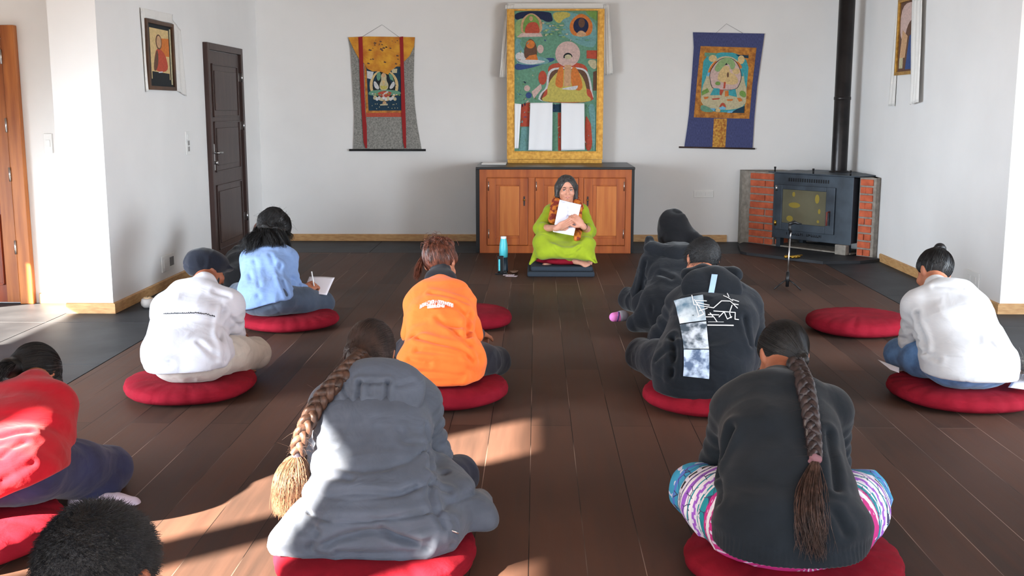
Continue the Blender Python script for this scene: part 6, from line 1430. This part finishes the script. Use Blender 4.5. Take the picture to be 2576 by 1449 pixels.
hd, V, Fc = hair_cap(pD, 'hair', M_hairk, grow=.012, low=-.09, extra=lambda F: (F.rc(pD['P'](-.03, -.05, .0), A(18, 925, 3.74), .05, .035, .02), F.rc(pD['P'](.065, .02, -.02), pD['P'](.07, .04, -.09), .035, .02, .02)))
V2 = scalp_strands(pD, (-.06, -.06, -.02), 700, 21, .0010, surf=(V, Fc)); o2 = mesh_np('combed_strands', V2[0], V2[1], M_hairk, hd); o2.location = tuple(-pD['base'])
VT = tuft(None, [A(35, 915, 3.74), A(15, 922, 3.70), A(-5, 940, 3.68), A(-20, 975, 3.66)], 260, 7, (.02, .02, .02), .0013, 14, 5, .5); mesh_np('ponytail', VT[0], VT[1], M_hairk, pD['body'], pD['base'])
J = pD['J']
def sock(F):
    d = nrm(V3(1.0, .2, .1)); a = J['AR']; F.rc(a-d*.03, a+d*.10-V3(0, 0, .03), .044, .040, .02); F.rc(a+d*.10-V3(0, 0, .03), a+d*.15-V3(0, 0, .035), .040, .030, .02)
blob('sock', pD['body'], pD['base'], fabric('lilac_sock', (206, 200, 222), .93, .004), J['AR']-.25, J['AR']+.25, .006, sock, .003, (20, 20, 20))
tt = A(117, 1157, 3.52)
ts, V, Fc = blob('tissue', None, tt, mat('pale_blue_tissue', (190, 208, 226), .9), tt-.08, tt+.08, .003, lambda F: (F.ell(tt+V3(0, 0, .008), (.016, .014, .024), .006), F.rc(tt, tt+V3(-.012, 0, -.018), .010, .005, .008)), .008, (60, 60, 60), 2)
props(ts, 'crumpled pale blue tissue tucked between the red top and navy knee', 'tissue')

# --- short-haired head close to the camera, bottom left ---
hq = A(252, 1458, 1.50)
SQ = dict(h=.010, hb=.006, label='person with short black hair, head only in view at the bottom corner', head=hq, neck=hq+V3(0, -.10, -.125), yoke=hq+V3(0, -.13, -.20), chest=hq+V3(0, -.17, -.33), waist=hq+V3(0, -.20, -.47), hip=V3(hq[0], hq[1]-.20, .20),
    SL=hq+V3(-.17, -.12, -.22), SR=hq+V3(.17, -.12, -.22), EL=hq+V3(-.22, -.05, -.44), ER=hq+V3(.22, -.05, -.44), WL=V3(hq[0]-.08, hq[1]+.12, .28), WR=V3(hq[0]+.08, hq[1]+.12, .28),
    KL=V3(hq[0]-.28, hq[1]+.14, .15), KR=V3(hq[0]+.28, hq[1]+.14, .15), AL=V3(hq[0]+.08, hq[1]+.2, .08), AR=V3(hq[0]-.08, hq[1]+.26, .08), wd=[(.18, .14), (.165, .13), (.17, .12), (.14, .09)],
    face=(.18, .86, -.46), up=(0, .42, .9), skin=M_skinb, pmat=fabric('dark_trousers', (34, 36, 42)), tmat=fabric('dark_grey_shirt', (52, 54, 60)), seed=22, hs=1.02)
pQ = person(SQ)
hh, V, Fc = hair_cap(pQ, 'hair', M_hairsh, s=1.02, grow=.006, low=-.06, amp=.002, h=.005)
rng = np.random.RandomState(5); NN = 20000; i_ = rng.randint(0, len(Fc), NN); c_ = V[Fc[i_, 0]]+rng.normal(size=(NN, 3))*.002; n_ = vnormals(V, Fc)[Fc[i_, 0]]; t_ = np.linspace(0, 1, 4)[None, :, None]
cr_ = pQ['P'](.0, -.055, .09); sw = c_-cr_; sw = sw/np.linalg.norm(sw, axis=1)[:, None]; tw = np.cross(n_, sw)
Q_ = c_[:, None]-n_[:, None]*.003+n_[:, None]*t_*.0028+(sw*.007+tw*.005)[:, None]*t_+rng.normal(size=(NN, 1, 3))*.0015*t_
VT = tubes_np(Q_, .0004, .0002); mesh_np('cropped_strands', VT[0], VT[1], mat('short_hair_strands', (46, 47, 52), .5, (20, 20, 22), 60), hh, pQ['base'])
cushion(float(hq[0]), float(hq[1]-.18), .33, .10, 23, 'crimson round cushion under the person with short black hair nearest the camera', 1.0)

# --- the teacher in lime green, facing the group ---
M_lime = fabric('lime_cotton', (154, 172, 38), .94, .004)
def t_lap(F, J):
    F.rc(A(1412, 592, 9.34), A(1364, 608, 9.16), .080, .066, .09); F.rc(A(1418, 592, 9.34), A(1474, 614, 9.16), .080, .064, .09)
    F.ell(A(1417, 622, 9.22), (.20, .15, .080), .09)
    F.rc(A(1362, 614, 9.15), A(1362, 638, 9.09), .052, .040, .08); F.rc(A(1474, 618, 9.15), A(1482, 640, 9.08), .050, .036, .08)
    F.rc(A(1372, 634, 9.07), A(1470, 642, 9.06), .040, .036, .09); F.rc(A(1350, 640, 9.15), A(1333, 664, 9.08), .035, .010, .03); F.rc(A(1485, 640, 9.12), A(1500, 660, 9.04), .035, .010, .03); F.rc(A(1470, 640, 9.05), A(1497, 661, 9.0), .020, .008, .03)
def t_fold(V, n):
    d = 0
    for k in range(5):
        a = A(1375+k*3, 590+k*4, 9.05); b = A(1420, 615+k*9, 9.0); c = A(1468-k*3, 600+k*7, 9.05)
        P = [(1-t)**2*a+2*t*(1-t)*(b+(b-(a+c)/2)*.6)+t*t*c for t in np.linspace(0, 1, 7)]; d = d+seam(V, P, .010, .010, .006)
    return d
ST = dict(h=.006, hb=.005, label='person in a lime green tunic and orange scarf facing the group, holding a paper',
    hip=Bp(1413, 9.42, .28), waist=A(1415, 585, 9.42), chest=A(1418, 552, 9.43), yoke=A(1422, 527, 9.43), neck=A(1425, 509, 9.42), head=A(1425, 475, 9.40),
    SL=A(1388, 534, 9.42), SR=A(1460, 532, 9.42), EL=A(1358, 575, 9.30), ER=A(1482, 582, 9.30), WL=A(1402, 573, 9.05), WR=A(1466, 568, 9.06),
    KL=A(1362, 610, 9.18), KR=A(1478, 615, 9.18), AL=Bp(1440, 9.15, .17), AR=Bp(1390, 9.2, .17), wd=[(.16, .12), (.125, .10), (.13, .10), (.11, .075)],
    face=(.10, -1, -.10), up=(0, 0, 1), facedetail=True, skin=mat('warm_light_skin', (206, 148, 124), .5, (194, 134, 110), 20, sss=.05), pmat=M_lime, pname='trousers', tmat=M_lime, tname='lime_tunic', tg=.014, sg=.020, tamp=.005, tsc=(10, 10, 6), sleeve=(.62, .60), cuff=False,
    hem=[(Bp(1413, 9.4, .24), .17, .14)], collar=-.01, seed=24, topx=t_lap, tfold=t_fold, arm=(.046, .040, .032, .024), leg=(.07, .055, .045, .034), hs=.98,
    handL=(V3(.85, -.12, .42), V3(-.15, .85, .35), .10), thumbL=-1, handR=(V3(-.62, -.12, .66), V3(-.3, .85, -.4), .50), thumbR=1, toes=True, footL=(V3(.75, -.25, -.15), V3(0, -.5, .8)))
pT = person(ST)
J = pT['J']; P = pT['P']
def thair(F):
    ax = (pT['rt'], pT['fw'], pT['up'])
    F.ell(P(0, -.018, .028), (.088, .100, .092), .01, ax)
    F.rc(P(-.070, -.01, .01), P(-.078, .0, -.085), .034, .026, .03); F.rc(P(.070, -.01, .01), P(.078, .0, -.06), .034, .026, .03); F.rc(P(-.03, -.06, 0), P(-.03, -.06, -.10), .06, .045, .03); F.rc(P(.03, -.06, 0), P(.03, -.06, -.09), .06, .045, .03)
    F.ell(P(0, .085, -.025), (.060, .072, .088), .012, ax, 'i'); F.ell(P(0, .10, .02), (.045, .06, .062), .012, ax, 'i')
M_hairg = mat('greying_dark_hair', (74, 70, 68), .45, (36, 33, 33), 60, stretch=(1, 1, .2), bump=.002, bscale=90, bstretch=(1, 1, .15))
th_, V, Fc = blob('hair', pT['body'], pT['base'], M_hairg, J['head']-.22, J['head']+.22, .004, thair, .004, (60, 60, 12), 3)
M_eye = mat('eye_white', (214, 206, 200), .3); M_iris = mat('dark_iris', (40, 28, 24), .25); M_lips = mat('lips', (172, 90, 84), .5); M_brow = mat('brow_hair', (52, 42, 38), .8); M_teeth = mat('teeth', (226, 220, 210), .4)
for q in (-1, 1):
    mb = MB(); c = P(q*.0305, .079, .004); V_ = []
    bm = bmesh.new(); bmesh.ops.create_uvsphere(bm, u_segments=16, v_segments=10, radius=.0112); bm.verts.index_update(); mb.add([Vector(c)+v.co for v in bm.verts], [[v.index for v in f.verts] for f in bm.faces], M_eye, True); bm.free()
    bm = bmesh.new(); bmesh.ops.create_uvsphere(bm, u_segments=14, v_segments=8, radius=.0066); bm.verts.index_update(); c2_ = P(q*.0305+.0015, .0850, .003); mb.add([Vector(c2_)+Vector((v.co.x, v.co.y*.9, v.co.z)) for v in bm.verts], [[v.index for v in f.verts] for f in bm.faces], M_iris, True); bm.free()
    mb.build('eye', pT['body']).location = tuple(-pT['base'])
    mb = MB(); mb.tube([P(q*.014, .092, .021), P(q*.030, .094, .027), P(q*.046, .084, .022)], [.0025, .0032, .0014], M_brow, 8); mb.build('eyebrow', pT['body']).location = tuple(-pT['base'])
    mb = MB(); mb.tube([P(q*.016, .0885, .006), P(q*.024, .0905, .0085), P(q*.031, .091, .0095), P(q*.038, .0885, .0085), P(q*.046, .082, .005)], [.0014, .0034, .0042, .0034, .0012], mat('eyelid_shadow', (96, 62, 52), .6), 8); mb.build('eyelid', pT['body']).location = tuple(-pT['base'])
mb = MB(); mb.tube([P(-.024, .083, -.060), P(-.010, .0945, -.0575), P(0, .0955, -.059), P(.010, .0945, -.0575), P(.024, .083, -.060)], [.0012, .0034, .0030, .0034, .0012], M_lips, 8)
mb.tube([P(-.022, .083, -.063), P(0, .0945, -.0715), P(.022, .083, -.063)], [.0012, .0045, .0012], M_lips, 8); mb.tube([P(-.016, .0875, -.062), P(0, .0945, -.0645), P(.016, .0875, -.062)], [.001, .0026, .001], M_teeth, 8)
mb.build('lips', pT['body']).location = tuple(-pT['base'])
M_scarf = mat('orange_patterned_scarf', (206, 118, 40), .7, (132, 44, 28), 26, 3, lo=.45, hi=.55, wrinkle=.01, wscale=14)
def scf(F):
    F.rc(A(1402, 500, 9.46), A(1400, 516, 9.36), .040, .040, .03); F.rc(A(1400, 512, 9.36), A(1391, 552, 9.28), .042, .044, .03); F.rc(A(1448, 502, 9.46), A(1455, 520, 9.36), .036, .034, .03); F.rc(A(1455, 520, 9.36), A(1455, 585, 9.22), .032, .034, .03); F.rc(A(1455, 585, 9.22), A(1452, 600, 9.06), .032, .024, .03); F.rc(A(1405, 500, 9.48), A(1446, 500, 9.48), .030, .030, .03)
blob('scarf', pT['body'], pT['base'], M_scarf, J['chest']-.42, J['chest']+.42, .006, scf, .010, (14, 14, 7), 6)
mb = MB(); w0 = J['WR']*.86+J['ER']*.14; ax = nrm(J['WR']-J['ER'])
mb.tube([w0-ax*.012, w0+ax*.012], .031, M_blackp, 20); f_ = Vector(w0)+Vector((.0, -.030, .004)); mb.box(f_-Vector((.016, .005, .018)), f_+Vector((.016, .004, .018)), M_blackp, .003)
mb.build('wristwatch', pT['body']).location = tuple(-pT['base'])
mb = MB(); e0 = P(-.080, .0, -.040); mb.tube([e0, e0+V3(0, 0, -.018)], [.002, .004], M_metal, 8); mb.build('earring', pT['body']).location = tuple(-pT['base'])
pp = empty('paper_sheet', tuple(A(1426, 548, 9.12)), 'white sheet of paper held up by the person in the lime green tunic', 'paper')
b0 = A(1426, 548, 9.12)
def ps(x, y, yy=0): return A(x, y, 9.125+yy+(y-545)*-.0012)-b0
sheet('page', [ps(1391, 583), ps(1443, 593), ps(1462, 515), ps(1408, 502)], M_paper, None, parent=pp, bend=-.003, th=.0012)
M_ink = mat('pale_violet_ink', (168, 162, 208), .8)
mb = MB()
for (a, b, c, d) in ((1426, 520, 1431, 519), (1426, 520, 1427, 524), (1427, 524, 1431, 523), (1428, 528, 1429, 536), (1430, 530, 1427, 545), (1410, 507, 1422, 509), (1412, 510, 1420, 511), (1427, 540, 1424, 548)):
    mb.tube([ps(a, b, -.006), ps(c, d, -.006)], .0012, M_ink, 6)
mb.build('writing', pp)
